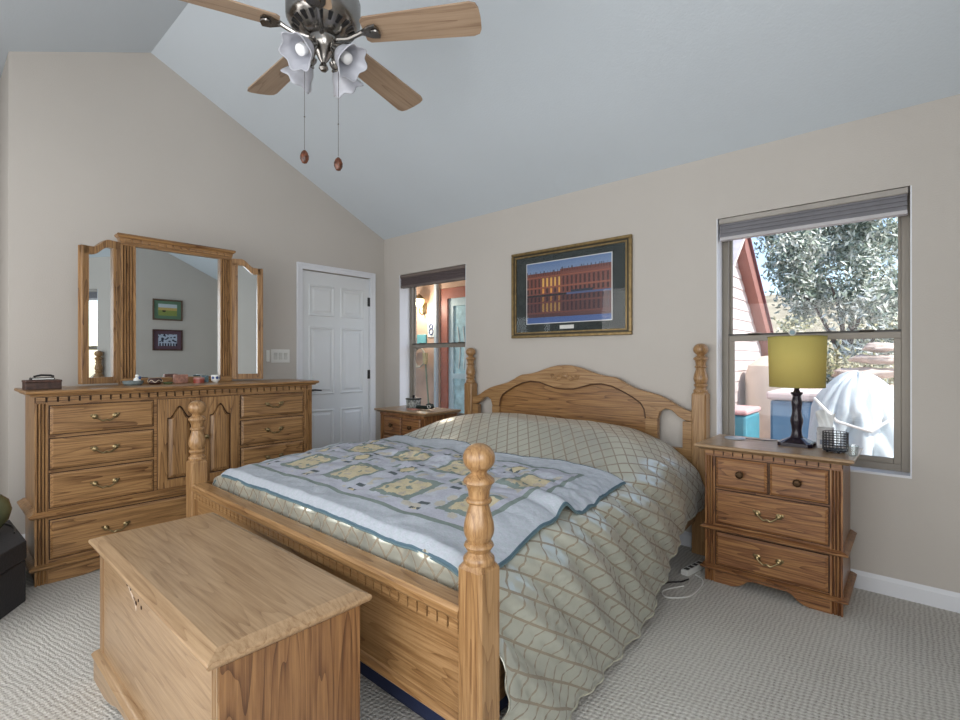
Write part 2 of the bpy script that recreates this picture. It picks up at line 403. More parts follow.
# ------------------------------------------------------------------ door
d = thing('door_1', None, None, (0, -.555, 0)); d['kind'] = 'structure'
c = MB()
def casing(mb, h0, h1, zt):
    mb.box(0, .018, h0, h0+.055, 0, zt+.055); mb.box(0, .018, h1-.055, h1, 0, zt+.055); mb.box(0, .018, h0+.055, h1-.055, zt, zt+.055)
    mb.box(.018, .024, h0, h0+.02, 0, zt+.055); mb.box(.018, .024, h1-.02, h1, 0, zt+.055); mb.box(.018, .024, h0+.02, h1-.02, zt+.035, zt+.055)
casing(c, -.43, .43, 2.012); c.box(-.14, 0, -.385, -.375, 0, 2.01).box(-.14, 0, .375, .385, 0, 2.01)
c.build('door_frame', M['trim'], d, bevel=.003)
lf = MB(); lf.box(-.05, -.012, -.372, .372, .012, 2.004)
leaf = lf.build('door_leaf', M['door'], d)
for (y0, y1) in ((-.29, -.045), (.045, .29)):
    for (z0, z1) in ((1.60, 1.87), (.86, 1.48), (.17, .70)):
        p = MB(); q = Matrix.Rotation(PI/2, 3, 'Z')
        pts = [(y0, z0), (y1, z0), (y1, z1), (y0, z1)]
        def fr(o, i, xo, xi):
            A = [(xo, y0+o, z0+o), (xo, y1-o, z0+o), (xo, y1-o, z1-o), (xo, y0+o, z1-o)]
            B = [(xi, y0+i, z0+i), (xi, y1-i, z0+i), (xi, y1-i, z1-i), (xi, y0+i, z1-i)]
            p.add(A+B, [(k, (k+1) % 4, 4+(k+1) % 4, 4+k) for k in range(4)])
        fr(-.012, 0, -.012, -.004); fr(0, .012, -.004, -.012+.001); fr(.026, .042, -.0115, -.005)
        p.add([(-.005, y0+.042, z0+.042), (-.005, y1-.042, z0+.042), (-.005, y1-.042, z1-.042), (-.005, y0+.042, z1-.042)], [(0, 1, 2, 3)])
        p.build('raised_panel', M['door'], leaf, recalc=False)
for z in (.25, 1.03, 1.77):
    MB().lathe([(.006, -.045), (.006, .045)], (-.006, .377, z), 10).box(-.011, -.008, .352, .376, z-.045, z+.045).build('hinge', M['dark'], d)
k = MB(); rot = Matrix.Rotation(PI/2, 3, 'Y')
k.lathe([(.0, 0), (.026, 0), (.026, .008), (.012, .012), (.009, .05), (0, .05)], (-.012, -.30, .90), 16, rot)
k.tube([(.036, -.30, .90), (.04, -.27, .902), (.04, -.20, .895)], [.009, .008, .006], 8)
k.build('door_handle', M['dark'], leaf, smooth=True)

sw = thing('light_switch', 'white triple rocker light switch plate beside the white door', 'light switch', (0, -1.135, 1.155))
MB().box(0, .006, -.085, .085, 0, .118).build('plate', M['white'], sw, bevel=.002)
for i in (-1, 0, 1): MB().prism([(.006, .03), (.012, .032), (.009, .06), (.013, .088), (.006, .09)], 'y', i*.046-.015, i*.046+.015).build('rocker', plain('rocker', '#cfcfca', .3), sw)
# thermostat-like narrow plate left of it
tag(MB().box(0, .012, -1.262, -1.235, 1.165, 1.265).build('wall_plate', M['white'], bevel=.002), 'narrow white plate on the wall just left of the triple switch', 'wall plate')

# ------------------------------------------------------------------ furniture helpers
def flute_lines(root, x0, x1, yf, z0, z1, n):           # thin dark strips along the flute bottoms
    wd = x1-x0; m = .12*wd; st = (wd-2*m)/n
    for i in range(n):
        c = x0+m+(i+.5)*st; MB().box(c-.0022, c+.0022, yf+.0095, yf+.0112, z0, z1).build('flute_line', M['groove'], root)
def fluted(mb, x0, x1, yf, dep, z0, z1, n=3):
    pts = [(x0, yf+dep), (x0, yf)]; wd = (x1-x0); m = .12*wd; st = (wd-2*m)/n
    for i in range(n):
        a = x0+m+i*st
        for k in range(5):
            t = k/4; pts.append((a+st*.12+st*.76*t, yf+.011*math.sin(PI*t)))
    pts += [(x1, yf), (x1, yf+dep)]
    mb.prism(pts, 'z', z0, z1); return mb
def drawer(root, x0, x1, z0, z1, yf, mats, hw=None, knob=False, th=.02, hoff=0):
    MB().box(x0-.005, x1+.005, yf-.0025, yf-.0005, z0-.005, z1+.005).build('drawer_gap', M['groove'], root)
    mb = MB(); mb.box(x0, x1, yf-.008, yf+th, z0, z1)
    mb.add([(x0, yf-.008, z0), (x1, yf-.008, z0), (x1, yf-.008, z1), (x0, yf-.008, z1), (x0+.012, yf-.016, z0+.012), (x1-.012, yf-.016, z0+.012), (x1-.012, yf-.016, z1-.012), (x0+.012, yf-.016, z1-.012)],
           [(0, 1, 5, 4), (1, 2, 6, 5), (2, 3, 7, 6), (3, 0, 4, 7), (4, 5, 6, 7)])
    dr = mb.build('drawer', mats['x'], root, bevel=.0015, recalc=False)
    cx = (x0+x1)/2; cz = (z0+z1)/2+.005; y = yf-.016
    spots = [cx] if hoff == 0 else [cx-hoff, cx+hoff]
    for hx in spots:
        h = MB()
        if knob:
            h.lathe([(0, 0), (.012, 0), (.008, .006), (.007, .012), (.018, .018), (.019, .024), (.012, .03), (0, .031)], (hx, y, cz), 16, Matrix.Rotation(PI/2, 3, 'X'))
            h.build('knob', M['bronze'], dr, smooth=True)
        else:
            for s in (-1, 1):
                h.lathe([(0, 0), (.014, 0), (.015, .003), (.008, .006), (.007, .016), (.009, .02), (0, .023)], (hx+s*.047, y, cz), 12, Matrix.Rotation(PI/2, 3, 'X'))
                h.lathe([(0, 0), (.008, .0), (.007, .004), (0, .005)], (hx+s*.062, y, cz+.007), 8, Matrix.Rotation(PI/2, 3, 'X'))
            pth = []
            for i in range(17):
                t = i/16; a = t*2-1
                pth.append((hx+a*.047, y-.018-.010*(1-a*a), cz-.022*(1-abs(a)**3)+.004*math.cos(a*9)*(1-abs(a))))
            h.tube(pth, [.0035+.0015*math.cos((i/16*2-1)*PI*.5)**2 for i in range(17)], 6)
            h.build('handle', M['brass'], dr, smooth=True)
    return dr
def topslab(w2, yf, yb, z0, t=.03, out=.03):
    return MB().mould(-w2, w2, yf, yb, [(0, z0), (out*.3, z0), (out*.45, z0+t*.25), (out*.9, z0+t*.45), (out, z0+t*.6), (out, z0+t*.85), (out*.85, z0+t), (0, z0+t)])
def dentils(mb, x0, x1, y, z0, z1, st=.045, gap=.006, dep=.01):
    n = int(round((x1-x0)/st)); st = (x1-x0)/n
    mb.strip = (x0, x1, y-.0015, y-.0003, z0-.001, z1+.001)
    for i in range(n): mb.box(x0+i*st+gap/2, x0+(i+1)*st-gap/2, y-dep, y, z0, z1)
    return mb
def arch_base(x0, x1, y0, y1, z1, leg=.16, rise=.045):
    pts = [(x0, 0), (x0+leg*.75, 0), (x0+leg, .008)]
    for k in range(1, 13):
        t = k/13; xx = x0+leg+(x1-x0-2*leg)*t
        e = min(1, min(t, 1-t)/.22); pts.append((xx, .010+(rise-.010)*(3*e*e-2*e**3)))
    pts += [(x1-leg, .008), (x1-leg*.75, 0), (x1, 0), (x1, z1), (x0, z1)]
    return MB().prism(pts, 'y', y0, y1)

# ------------------------------------------------------------------ dresser
ds = thing('dresser', 'long oak dresser with drawers and two arched doors under the triple mirror', 'dresser', (.33, -2.058, 0), R(90))
W2 = .79; YF = -.43
MB().box(-W2+.01, W2-.01, YF+.02, 0, .06, .985).build('carcass', DR['z'], ds)
topslab(W2+.008, YF-.015, .0, .995, .03, .03).build('top', DR['x'], ds, smooth=True)
MB().box(-W2, W2, YF, YF+.03, .955, .997).build('top_rail', DR['x'], ds)
fr = MB().mould(-W2, W2, YF, 0, [(0, .352), (.012, .352), (.026, .362), (.026, .37), (.012, .378), (0, .386)])
fr.build('waist_moulding', DR['x'], ds, smooth=True)
fr = MB().mould(-W2, W2, YF, 0, [(0, .075), (.014, .078), (.024, .088), (.024, .096), (.01, .104), (0, .108)])
fr.build('base_moulding', DR['x'], ds, smooth=True)
dn = MB(); dentils(dn, -W2, W2, YF, .963, .988, .047, .010, .014); dn.build('dentil_trim', DR['x'], ds)
for s in (-1, 1):
    f_ = MB(); a, b = (-W2, -W2+.055) if s < 0 else (W2-.055, W2)
    fluted(f_, a, b, YF-.004, .034, 0, .955)
    flute_lines(f_.build('pilaster', DR['z'], ds), a, b, YF-.004, .108, .955, 3)
fb = MB().box(-W2+.055, W2-.055, YF+.004, YF+.03, .06, .96); fb.build('face_frame', DR['x'], ds)
arch_base(-W2+.055, W2-.055, YF-.004, YF+.02, .075, .2, .05).build('bracket_base', DR['x'], ds)
for s in (-1, 1):
    a, b = sorted((s*(W2-.03), s*(W2-.01))); MB().box(a, b, YF+.03, 0, 0, .06).build('side_base', DR['z'], ds)
yo = 2.058
cols = [(-2.786+yo, -2.312+yo), (-1.792+yo, -1.339+yo)]
for (a, b) in cols:
    for (z0, z1) in ((.79, .94), (.605, .765), (.40, .58)): drawer(ds, a, b, z0, z1, YF+.004, DR)
drawer(ds, -W2+.062, W2-.062, .128, .332, YF+.004, DR, hoff=.44)
def cath(x0, x1, z0, zs, zp):                      # cathedral arch outline
    pts = [(x0, z0), (x1, z0), (x1, zs)]
    for k in range(1, 16):
        t = k/16; a = abs(t-.5)*2; e = (1+math.cos(PI*min(1, a/.85)))/2; pts.append((x1+(x0-x1)*t, zs+(zp-zs)*e))
    pts.append((x0, zs)); return pts
def cab_door(root, x0, x1, z0, z1, yf, hinge_left):
    s = .05
    rec = MB().box(x0-.003, x1+.003, yf-.0002, yf+.0058, z0-.003, z1+.003)
    mb = MB(); mb.box(x0, x0+s, yf-.016, yf, z0, z1); mb.box(x1-s, x1, yf-.016, yf, z0, z1); mb.box(x0+s, x1-s, yf-.016, yf, z0, z0+s)
    top = cath(x0+s, x1-s, 0, z1-.115, z1-.045)[2:]
    mb.prism([(x1-s, z1)]+top+[(x0+s, z1)], 'y', yf-.016, yf)
    dd = mb.build('door', DR['z'], root, bevel=.002); rec.build('panel_recess', M['groove'], dd)
    MB().raised(cath(x0+s+.006, x1-s-.006, z0+s+.006, z1-.123, z1-.053), yf-.001, yf-.014, .022).build('raised_panel', DR['z'], dd)
    kx = x1-.025 if hinge_left else x0+.025
    MB().lathe([(0, 0), (.01, 0), (.007, .01), (.015, .018), (.014, .024), (0, .028)], (kx, yf-.016, (z0+z1)/2+.02), 14, Matrix.Rotation(PI/2, 3, 'X')).build('knob', M['brass'], dd, smooth=True)
cab_door(ds, -2.288+yo, -2.052+yo, .40, .945, YF+.004, True)
cab_door(ds, -2.046+yo, -1.812+yo, .40, .945, YF+.004, False)

# ------------------------------------------------------------------ triple mirror
mr = thing('dresser_mirror', 'three part oak folding mirror standing on the dresser', 'mirror', (.345, -2.045, 1.0255), R(90))
zt = .98
b_ = MB(); b_.box(-.345, .345, -.012, .02, 0, .90).build('back_board', DR['z'], mr)
MB().box(-.262, .262, -.0145, -.0125, .04, .905).build('mirror_glass', M['mirror'], mr)
MB().box(-.345, .345, -.04, -.0, 0, .04).build('lower_rail', DR['x'], mr, bevel=.003)
MB().box(-.345, .345, -.035, .02, .9, .925).build('upper_rail', DR['x'], mr, bevel=.003)
f_ = MB().mould(-.345, .345, -.035, .02, [(0, .92), (.002, .92), (.006, .945), (.018, .955), (.022, .962), (.018, .972), (0, .972)]); f_.build('cornice', DR['x'], mr, smooth=True)
dentils(MB(), -.33, .33, -.035, .922, .942, .046, .014, .014).build('dentil_trim', DR['x'], mr)
for s in (-1, 1):
    a, b = (-.345, -.262) if s < 0 else (.262, .345)
    q = MB(); fluted(q, a, b, -.04, .045, .04, .9, 4); flute_lines(q.build('fluted_stile', DR['z'], mr), a, b, -.04, .04, .9, 4)
for s in (-1, 1):
    wg = bpy.data.objects.new('wing', None); COL.objects.link(wg); wg.parent = mr; wg.location = (s*.35, -.02, .012); wg.rotation_euler = (0, 0, s*R(-15))
    wt = .215
    def ztop(t): return .845+.06*(3*min(1, max(0, (1-t-.28)/.42))**2-2*min(1, max(0, (1-t-.28)/.42))**3)-.012*max(0, .3-t)
    X = lambda t: s*wt*t
    outer = [(X(0), 0), (X(1), 0)]+[(X(1-k/16), ztop(1-k/16)) for k in range(17)]
    fw = .04
    q = MB(); q.prism(outer, 'y', .004, .022); q.build('backing', DR['z'], wg)
    q = MB(); q.box(min(X(0), s*fw), max(X(0), s*fw), -.018, .004, 0, .87); q.box(min(X(1), s*(wt-fw)), max(X(1), s*(wt-fw)), -.018, .004, 0, ztop(1)-.0)
    q.box(min(s*fw, s*(wt-fw)), max(s*fw, s*(wt-fw)), -.018, .004, 0, .04)
    q.box(min(X(1), s*(wt-.012)), max(X(1), s*(wt-.012)), -.024, -.018, 0, ztop(1)-.005)
    q.box(min(X(.1), s*.028), max(X(.1), s*.028), -.024, -.018, 0.02, .85)
    arc = [(X(1-k/16), ztop(1-k/16)) for k in range(17)]+[(X(k/16), ztop(k/16)-.048) for k in range(17)]
    q.prism(arc, 'y', -.018, .004); q.build('frame', DR['z'], wg, bevel=.002)
    q = MB(); ga = [(s*(wt-fw+.002), .038), (s*(fw-.002), .038)]+[(s*(fw+(wt-2*fw)*k/10), ztop((fw+(wt-2*fw)*k/10)/wt)-.046) for k in range(11)]
    q.prism(ga, 'y', .001, .0035); q.build('mirror_glass', M['mirror'], wg)

# ------------------------------------------------------------------ nightstands
ns = thing('nightstand', 'oak nightstand under the right window with the yellow lamp on it', 'nightstand', (3.655, -.03, 0), 0, 'oak nightstands beside the bed')
w2 = .303; yf = -.39
MB().box(-w2+.006, w2-.006, yf+.02, 0, .05, .70).build('carcass', NS['z'], ns)
topslab(w2+.012, yf-.01, 0, .705, .03, .033).build('top', CT['x'], ns, smooth=True)
MB().box(-w2, w2, yf, yf+.02, .672, .705).build('top_rail', NS['x'], ns)
q = MB().mould(-w2, w2, yf, 0, [(0, .278), (.01, .278), (.022, .286), (.022, .292), (.01, .298), (0, .304)])
q.build('waist_moulding', NS['x'], ns, smooth=True)
q = MB().mould(-w2, w2, yf, 0, [(0, .062), (.012, .064), (.022, .072), (.022, .078), (.01, .084), (0, .088)])
q.build('base_moulding', NS['x'], ns, smooth=True)
dentils(MB(), -w2, w2, yf, .683, .703, .046, .006, .012).build('dentil_trim', NS['x'], ns)
for s in (-1, 1):
    a, b = (-w2, -w2+.05) if s < 0 else (w2-.05, w2)
    f_ = MB(); fluted(f_, a, b, yf-.004, .03, 0, .675)
    flute_lines(f_.build('pilaster', NS['z'], ns), a, b, yf-.004, .085, .675, 3)
MB().box(-w2+.05, w2-.05, yf+.004, yf+.03, .05, .675).build('face_frame', NS['x'], ns)
arch_base(-w2+.05, w2-.05, yf-.004, yf+.02, .062, .11, .05).build('bracket_base', NS['x'], ns)
for s in (-1, 1):
    a, b = sorted((s*(w2-.03), s*(w2-.006))); MB().box(a, b, yf+.03, 0, 0, .05).build('side_base', NS['z'], ns)
drawer(ns, -.247, -.006, .512, .668, yf+.004, NS, knob=True)
drawer(ns, .006, .247, .512, .668, yf+.004, NS, knob=True)
drawer(ns, -.247, .247, .318, .494, yf+.004, NS)
drawer(ns, -.247, .247, .098, .268, yf+.004, NS)
n1 = copy_tree(ns); n1.location = (.80, -.03, 0)
n1['label'] = 'oak nightstand in the corner between the white door and the bed'

# ------------------------------------------------------------------ bed
BX = 2.25; PW = .962; FOFF = .055; FPW = 1.025
def warp(dx, y):
    f = max(0, min(1, (-y-.1)/2.1)); return FOFF*f+dx*(1+.062*f)
bed = thing('bed', 'oak four poster bed frame with arched carved headboard', 'bed', (BX, -1.12, 0))
BYo = 1.12
YH = -.055+BYo; YFt = -2.245+BYo
def post(x, y, zs, ztp, name='post'):
    s = .043; k = (ztp-zs)/.355
    mb = MB(); c = .008
    oct_ = lambda h: [(x-h, y-h+c), (x-h+c, y-h), (x+h-c, y-h), (x+h, y-h+c), (x+h, y+h-c), (x+h-c, y+h), (x-h+c, y+h), (x-h, y+h-c)]
    mb.prism(oct_(s), 'z', 0, zs-.012)
    A = oct_(s); B = oct_(s*.72); n = 8
    mb.add([(p[0], p[1], zs-.012) for p in A]+[(p[0], p[1], zs+.006) for p in B], [(i, (i+1) % n, n+(i+1) % n, n+i) for i in range(n)]+[tuple(range(n, 2*n))])
    o = mb.build(name, BD['z'], bed)
    pr = [(0, 0), (.040, 0), (.043, .010), (.042, .018), (.034, .026), (.030, .034), (.036, .044), (.041, .052), (.038, .060), (.031, .064), (.034, .072), (.040, .086), (.042, .100), (.040, .120), (.034, .145), (.028, .168), (.027, .176), (.034, .180), (.036, .186), (.033, .192), (.028, .195), (.030, .215), (.036, .232), (.043, .240), (.042, .248), (.032, .258), (.022, .266)]
    cz = .311; rb = .044
    for i in range(0, 15):
        a = -PI/2+.55+(PI-.55)*i/14; pr.append((max(0, rb*math.cos(a)), cz+rb*math.sin(a)))
    MB().lathe([(r_, zs+z_*k) for r_, z_ in pr], (x, y, 0), 32).build('finial', BD['z'], o, smooth=True, angle=50)
for s in (-1, 1):
    post(s*PW, YH, .985, 1.287); post(FOFF+s*FPW, YFt, .645, .967)
# headboard
top = [(0, 1.145), (.06, 1.142), (.12, 1.130), (.18, 1.112), (.24, 1.092), (.30, 1.077), (.35, 1.070), (.393, 1.066), (.43, 1.052), (.48, 1.025), (.54, .998), (.61, .980), (.67, .966), (.72, .952), (.78, .925), (.83, .895), (.88, .872), (.922, .862)]
low = [(0, .968), (.08, .972), (.15, .990), (.22, 1.010), (.30, 1.016), (.38, 1.002), (.46, .970), (.53, .935), (.585, .90), (.61, .86), (.62, .80)]
full = lambda L: [(-x, z) for x, z in reversed(L)]+L[1:]
hb = MB(); th0, th1 = YH-.022, YH+.018
T_ = full(top)
arc_out = [(.922, .80), (.875, .805), (.83, .83), (.79, .865), (.75, .872), (.715, .85), (.70, .80)]
polyR = [(0, 1.145)]+top[1:]+arc_out+[(.62, .80)]+list(reversed(low[:-1]))
polyL = [(-x, z) for x, z in reversed(polyR)]
full_poly = top + arc_out + [(.62, .80)] + list(reversed(low[:-1])) + [(-x, z) for x, z in low[1:-1]] + [(-.62, .80)] + [(-x, z) for x, z in reversed(arc_out)] + [(-x, z) for x, z in reversed(top[1:])]
hb.prism(full_poly, 'y', th0, th1)
o = hb.build('headboard_arch', BD['x'], bed, bevel=.005)
q = MB()
for s in (-1, 1):
    for (a, b) in ((.62, .70), (.86, .922)):
        x0, x1 = sorted((s*a, s*b)); q.box(x0, x1, th0, th1, .63, .80)
q.box(-.922, .922, th0, th1, .30, .63); q.build('headboard_rail', BD['x'], bed)
MB().prism([(-.66, .60), (.66, .60), (.66, .83)]+[(x, z+.02) for x, z in reversed(low[:-1])]+[(-x, z+.02) for x, z in low[1:-1]]+[(-.66, .83)], 'y', YH-.004, YH+.010).build('headboard_panel', W_(dict(light='#a47c4e', mid='#8c643c', dark='#5c3a20'))['x'], bed)
# bead along the arch over the panel
bead = [(x, th0-.001, z) for x, z in reversed(low)]+[(-x, th0-.001, z) for x, z in low[1:]]
MB().tube(bead, .0045, 8).build('headboard_bead', plain('dark_bead', '#4f3119', .5), bed, smooth=True)
# carved rosette and scrolls
cv = MB()
cv.lathe([(0, .0), (.018, .0), (.02, .006), (.012, .010), (.005, .014), (0, .015)], (0, th0, 1.065), 16, Matrix.Rotation(PI/2, 3, 'X'))
for k in range(8):
    a = k*PI/4; cv.lathe([(0, 0), (.009, 0), (.009, .004), (.004, .008), (0, .009)], (.026*math.cos(a), th0, 1.065+.02*math.sin(a)), 8, Matrix.Rotation(PI/2, 3, 'X'))
for s in (-1, 1):
    sc_ = []
    for i in range(26):
        t = i/25; a = t*3.1*PI; rr = .020*(1-t*.75)
        sc_.append((s*(.105+rr*math.cos(a)-.0), th0-.002, 1.058+rr*math.sin(a)))
    cv.tube(sc_, .0035, 6)
    cv.tube([(s*(.03+.095*t), th0-.002, 1.055+.014*math.sin(t*2*PI+.4)) for t in [i/12 for i in range(13)]], [.006-.003*abs(i/6-1) for i in range(13)], 6)
    cv.tube([(s*(.03+.06*t), th0-.002, 1.045-.012*math.sin(t*PI)) for t in [i/8 for i in range(9)]], .004, 6)
cv.build('carved_scroll', BD['x'], bed, smooth=True)
# footboard
q = MB().box(FOFF-.985, FOFF+.985, YFt-.012, YFt+.012, .20, .46); q.build('footboard_panel', BD['x'], bed)
q = MB().prism([(YFt-.036, .484), (YFt-.042, .494), (YFt-.042, .512), (YFt-.032, .523), (YFt+.025, .525), (YFt+.03, .515), (YFt+.03, .484)], 'x', FOFF-.985, FOFF+.985)
q.build('footboard_cap', BD['x'], bed, smooth=True, angle=30)
MB().box(FOFF-.984, FOFF+.984, YFt-.022, YFt+.022, .45, .484).build('footboard_top_rail', BD['x'], bed)
dentils(MB(), FOFF-.98, FOFF+.98, YFt-.022, .448, .483, .043, .008, .010).build('dentil_trim', BD['x'], bed)
q = MB().prism([(YFt-.022, .180), (YFt-.030, .190), (YFt-.024, .204), (YFt-.012, .212), (YFt+.02, .212), (YFt+.02, .180)], 'x', FOFF-.985, FOFF+.985); q.build('footboard_lower_rail', BD['x'], bed, smooth=True)
for s in (-1, 1):
    xa = FOFF+s*FPW; xb = s*PW
    MB().prism([(xa-.013-s*.03, YFt+.043), (xa+.013-s*.03, YFt+.043), (xb+.013-s*.03, YH-.043), (xb-.013-s*.03, YH-.043)], 'z', .2, .38).build('side_rail', BD['y'], bed)

MAT = MB().box(-.88, .88, -1.0, .96, 0, .20)
tag(MAT.build('mattress', plain('mattress_white', '#cfccd6', .9), bevel=.05, loc=(BX, -1.10, .36)), 'thick mattress hidden beneath the diamond patterned bedspread', 'mattress')
tag(MB().box(-.88, .88, -1.0, .97, 0, .16).build('box_spring', M['navy'], loc=(BX, -1.10, .195), bevel=.01), 'navy box spring under the mattress behind the oak footboard', 'box spring')
tag(MB().box(-.80, .92, -.17, .5, 0, .185).build('storage_bag', M['navy'], loc=(BX, -1.98, .0), bevel=.02), 'navy fabric storage bag on the carpet under the foot of the bed', 'storage bag')

# ------------------------------------------------------------------ bedspread surface
def sstep(a, b, t):
    t = max(0, min(1, (t-a)/(b-a))); return t*t*(3-2*t)
FOOT = -2.15
def ztopy(y):
    return .592+.038*sstep(-2.15, -1.6, y)+.165*sstep(-1.18, -.55, y)-.045*sstep(-.42, -.12, y)
def ctrl(y):
    h = sstep(-1.25, -.45, y); zt = ztopy(y)
    hem = .035+.30*sstep(-1.1, -.25, y)
    A = [(0, zt), (.45, zt-.002), (.72, zt-.008), (.85, zt-.035), (.925, zt-.10), (.972, zt-.22), (.998, .22), (1.012, .035)]
    B = [(0, zt), (.40, zt-.006), (.66, zt-.045), (.83, zt-.12), (.945, zt-.22), (1.000, zt-.32), (1.01, .40), (.995, .30)]
    return [(a[0]*(1-h)+b[0]*h, a[1]*(1-h)+b[1]*h) for a, b in zip(A, B)]
def cat(P, n):
    out = []
    for i in range(len(P)-1):
        p0, p1, p2, p3 = P[max(i-1, 0)], P[i], P[i+1], P[min(i+2, len(P)-1)]
        for k in range(n):
            t = k/n; out.append(tuple(.5*((2*p1[j])+(-p0[j]+p2[j])*t+(2*p0[j]-5*p1[j]+4*p2[j]-p3[j])*t*t+(-p0[j]+3*p1[j]-3*p2[j]+p3[j])*t**3) for j in (0, 1)))
    out.append(P[-1]); return out
def cross(y):                                      # resampled half section with arc lengths
    C = cat(ctrl(y), 10); L = [0]
    for a, b in zip(C, C[1:]): L.append(L[-1]+math.dist(a, b))
    return C, L
def samp(C, L, s):
    s = max(0, min(L[-1], s))
    for i in range(len(L)-1):
        if L[i+1] >= s:
            t = (s-L[i])/max(1e-9, L[i+1]-L[i]); return (C[i][0]+(C[i+1][0]-C[i][0])*t, C[i][1]+(C[i+1][1]-C[i][1])*t)
    return C[-1]
def topz(dx, y):
    C, L = cross(y); dx = abs(dx)
    for a, b in zip(C, C[1:]):
        if a[0] <= dx <= b[0]+1e-9: return a[1]+(b[1]-a[1])*(dx-a[0])/max(1e-9, b[0]-a[0])
    return C[-1][1]
def fn3(x, y, z=0): return noise.noise(Vector((x, y, z)))
def soft(dx, y): return .008*fn3(dx*3, y*3, 4)+.0045*fn3(dx*8, y*7, 1)
vs = []; uvs = []; NU = 121; rows = []
yh = -.135; nrow = 150
arc = 0
ys = [yh+(FOOT-yh)*j/(nrow-1) for j in range(nrow)]
for j, y in enumerate(ys): rows.append((y, 0, abs(y-yh)))
for k in range(1, 9):                              # foot turn down
    a = k/8*PI/2; rows.append((FOOT-.035*math.sin(a), .035*(1-math.cos(a)), abs(FOOT-yh)+.055*k/8))
for k in range(1, 12): rows.append((FOOT-.035+.004*math.sin(k*1.3), .035+.02*k, abs(FOOT-yh)+.055+.02*k))
for (y, drop, tt) in rows:
    yy = max(y, FOOT); C, L = cross(yy)
    for i in range(NU):
        s = (i/(NU-1))*2-1; sg = 1 if s > 0 else -1
        al = abs(s)*L[-1]; dx, z = samp(C, L, al); dx *= sg
        side = sstep(.74, 1.05, al)                 # how far down the side
        z += soft(dx, yy)*(1-side)
        # satin folds radiating down the drape
        q1 = yy-.8*(al-.8)
        ph = q1*30+2.5*fn3(q1*1.7, al*.8, 2); ph2 = q1*72+4*fn3(q1*2, al, 6)
        sp_ = sstep(.80, .97, al)*(1-.55*sstep(1.1, 1.5, al))
        fold = (abs(math.sin(ph*.5))-.5)*.048+(abs(math.sin(ph2*.5))-.5)*.022+fn3(yy*6, al*3, 7)*.012
        fold = max(fold, -.014)*sp_+.004*sp_
        ease = 1-.75*sstep(-.75, -.45, yy)
        dx += sg*fold*ease
        if 1.0 < al: z += .0
        if sg > 0: # bulge at the head side
            dx += .012*sstep(.9, 1.2, al)*sstep(-1.2, -.6, yy)*ease
        if drop > 0:
            z = max(min(z, ztopy(FOOT)-drop+.008*fn3(dx*9, 3, 1)), min(z, .04)) if al < .93 else z
            if al >= .93: z = z
            yo_ = y+(.006*math.sin(dx*24)+.008*fn3(dx*10, tt*8, 5))*(1 if al < 1.0 else .3)
            vs.append((BX+warp(dx, yo_), max(yo_, -2.197), z))
        else: vs.append((BX+warp(dx, y), y, z))
        uvs.append((s*L[-1], tt))
NR = len(rows); fs = [(j*NU+i, j*NU+i+1, (j+1)*NU+i+1, (j+1)*NU+i) for j in range(NR-1) for i in range(NU-1)]
vs = [(max(x, BX-1.03), y, max(z, .015)) for x, y, z in vs]
mb = MB(); mb.add([(x-BX, y+1.1, z) for x, y, z in vs], fs)
sp = mb.build('bedspread', M['satin'], smooth=True, angle=180, loc=(BX, -1.1, 0), recalc=False)
ul = sp.data.uv_layers.new(name='cloth')
for l in sp.data.loops: ul.data[l.index].uv = uvs[l.vertex_index]
sm = sp.modifiers.new('thick', 'SOLIDIFY'); sm.thickness = .004; sm.offset = 0
tag(sp, 'taupe satin bedspread with diamond lattice draped over the bed to the carpet', 'bedspread')
# piping along the right hem
hem = [vs[j*NU+NU-1] for j in range(0, nrow, 1)]
pp = MB().tube([(x-BX, y+1.1, z) for x, y, z in hem], .004, 6).build('hem_piping', plain('piping', '#b9b7a4', .5), sp, smooth=True)

# ------------------------------------------------------------------ quilt
QX0, QX1, QY0, QY1 = -.90, .885, -2.185, -1.06
NQX, NQY = 300, 190
qb = MB(); qv = []
def qpos(u, v):
    x = QX0+(QX1-QX0)*u; y = QY0+(QY1-QY0)*v
    # slant and wavy head edge
    y += v*(.015*u+.025*math.sin(u*7)+.02*math.sin(u*17+1))
    # fold on the right side around v ~ .42
    g = sstep(.78, 1, u); y += g*.04*math.sin(v*9)
    x += .012*math.sin(v*11+1)*g - .02*g*math.exp(-((v-.53)/.06)**2)
    x += (-.012*math.sin(v*6))*(1-u)
    yy = max(y, FOOT); dx = x
    z = topz(dx, yy)+soft(dx, yy)
    z += .014
    # rumples
    rum = .016*abs(fn3(x*4.5+2, y*6, 1))+.007*fn3(x*13, y*16, 3)+.002*fn3(x*40, y*40, 5)
    mid = math.exp(-((y+1.40)/.22)**2)
    z += rum*(.6+1.5*mid)+.006
    z += .030*g*math.exp(-((v-.55)/.035)**2)
    if y < FOOT: z -= (FOOT-y)*.9
    return (BX+warp(x, y), y, z)
qb.grid(lambda u, v: qpos(u, v), NQX, NQY)
qb.v = [(x-BX, y+1.6, z) for x, y, z in qb.v]
ql = qb.build('quilt', attr_mat('quilt_patchwork', .85, .2, .5, 140), smooth=True, angle=180, recalc=False, loc=(BX, -1.6, 0))
c_ground = C4('#bec3cd'); c_ice = C4('#bac2ca'); c_sage = C4('#86938f'); c_yel = C4('#cfc3a4'); c_navy = C4('#5a7280'); c_cream = C4('#bdb3a4'); c_dark = C4('#5d666b'); c_lav = C4('#bbbdca')
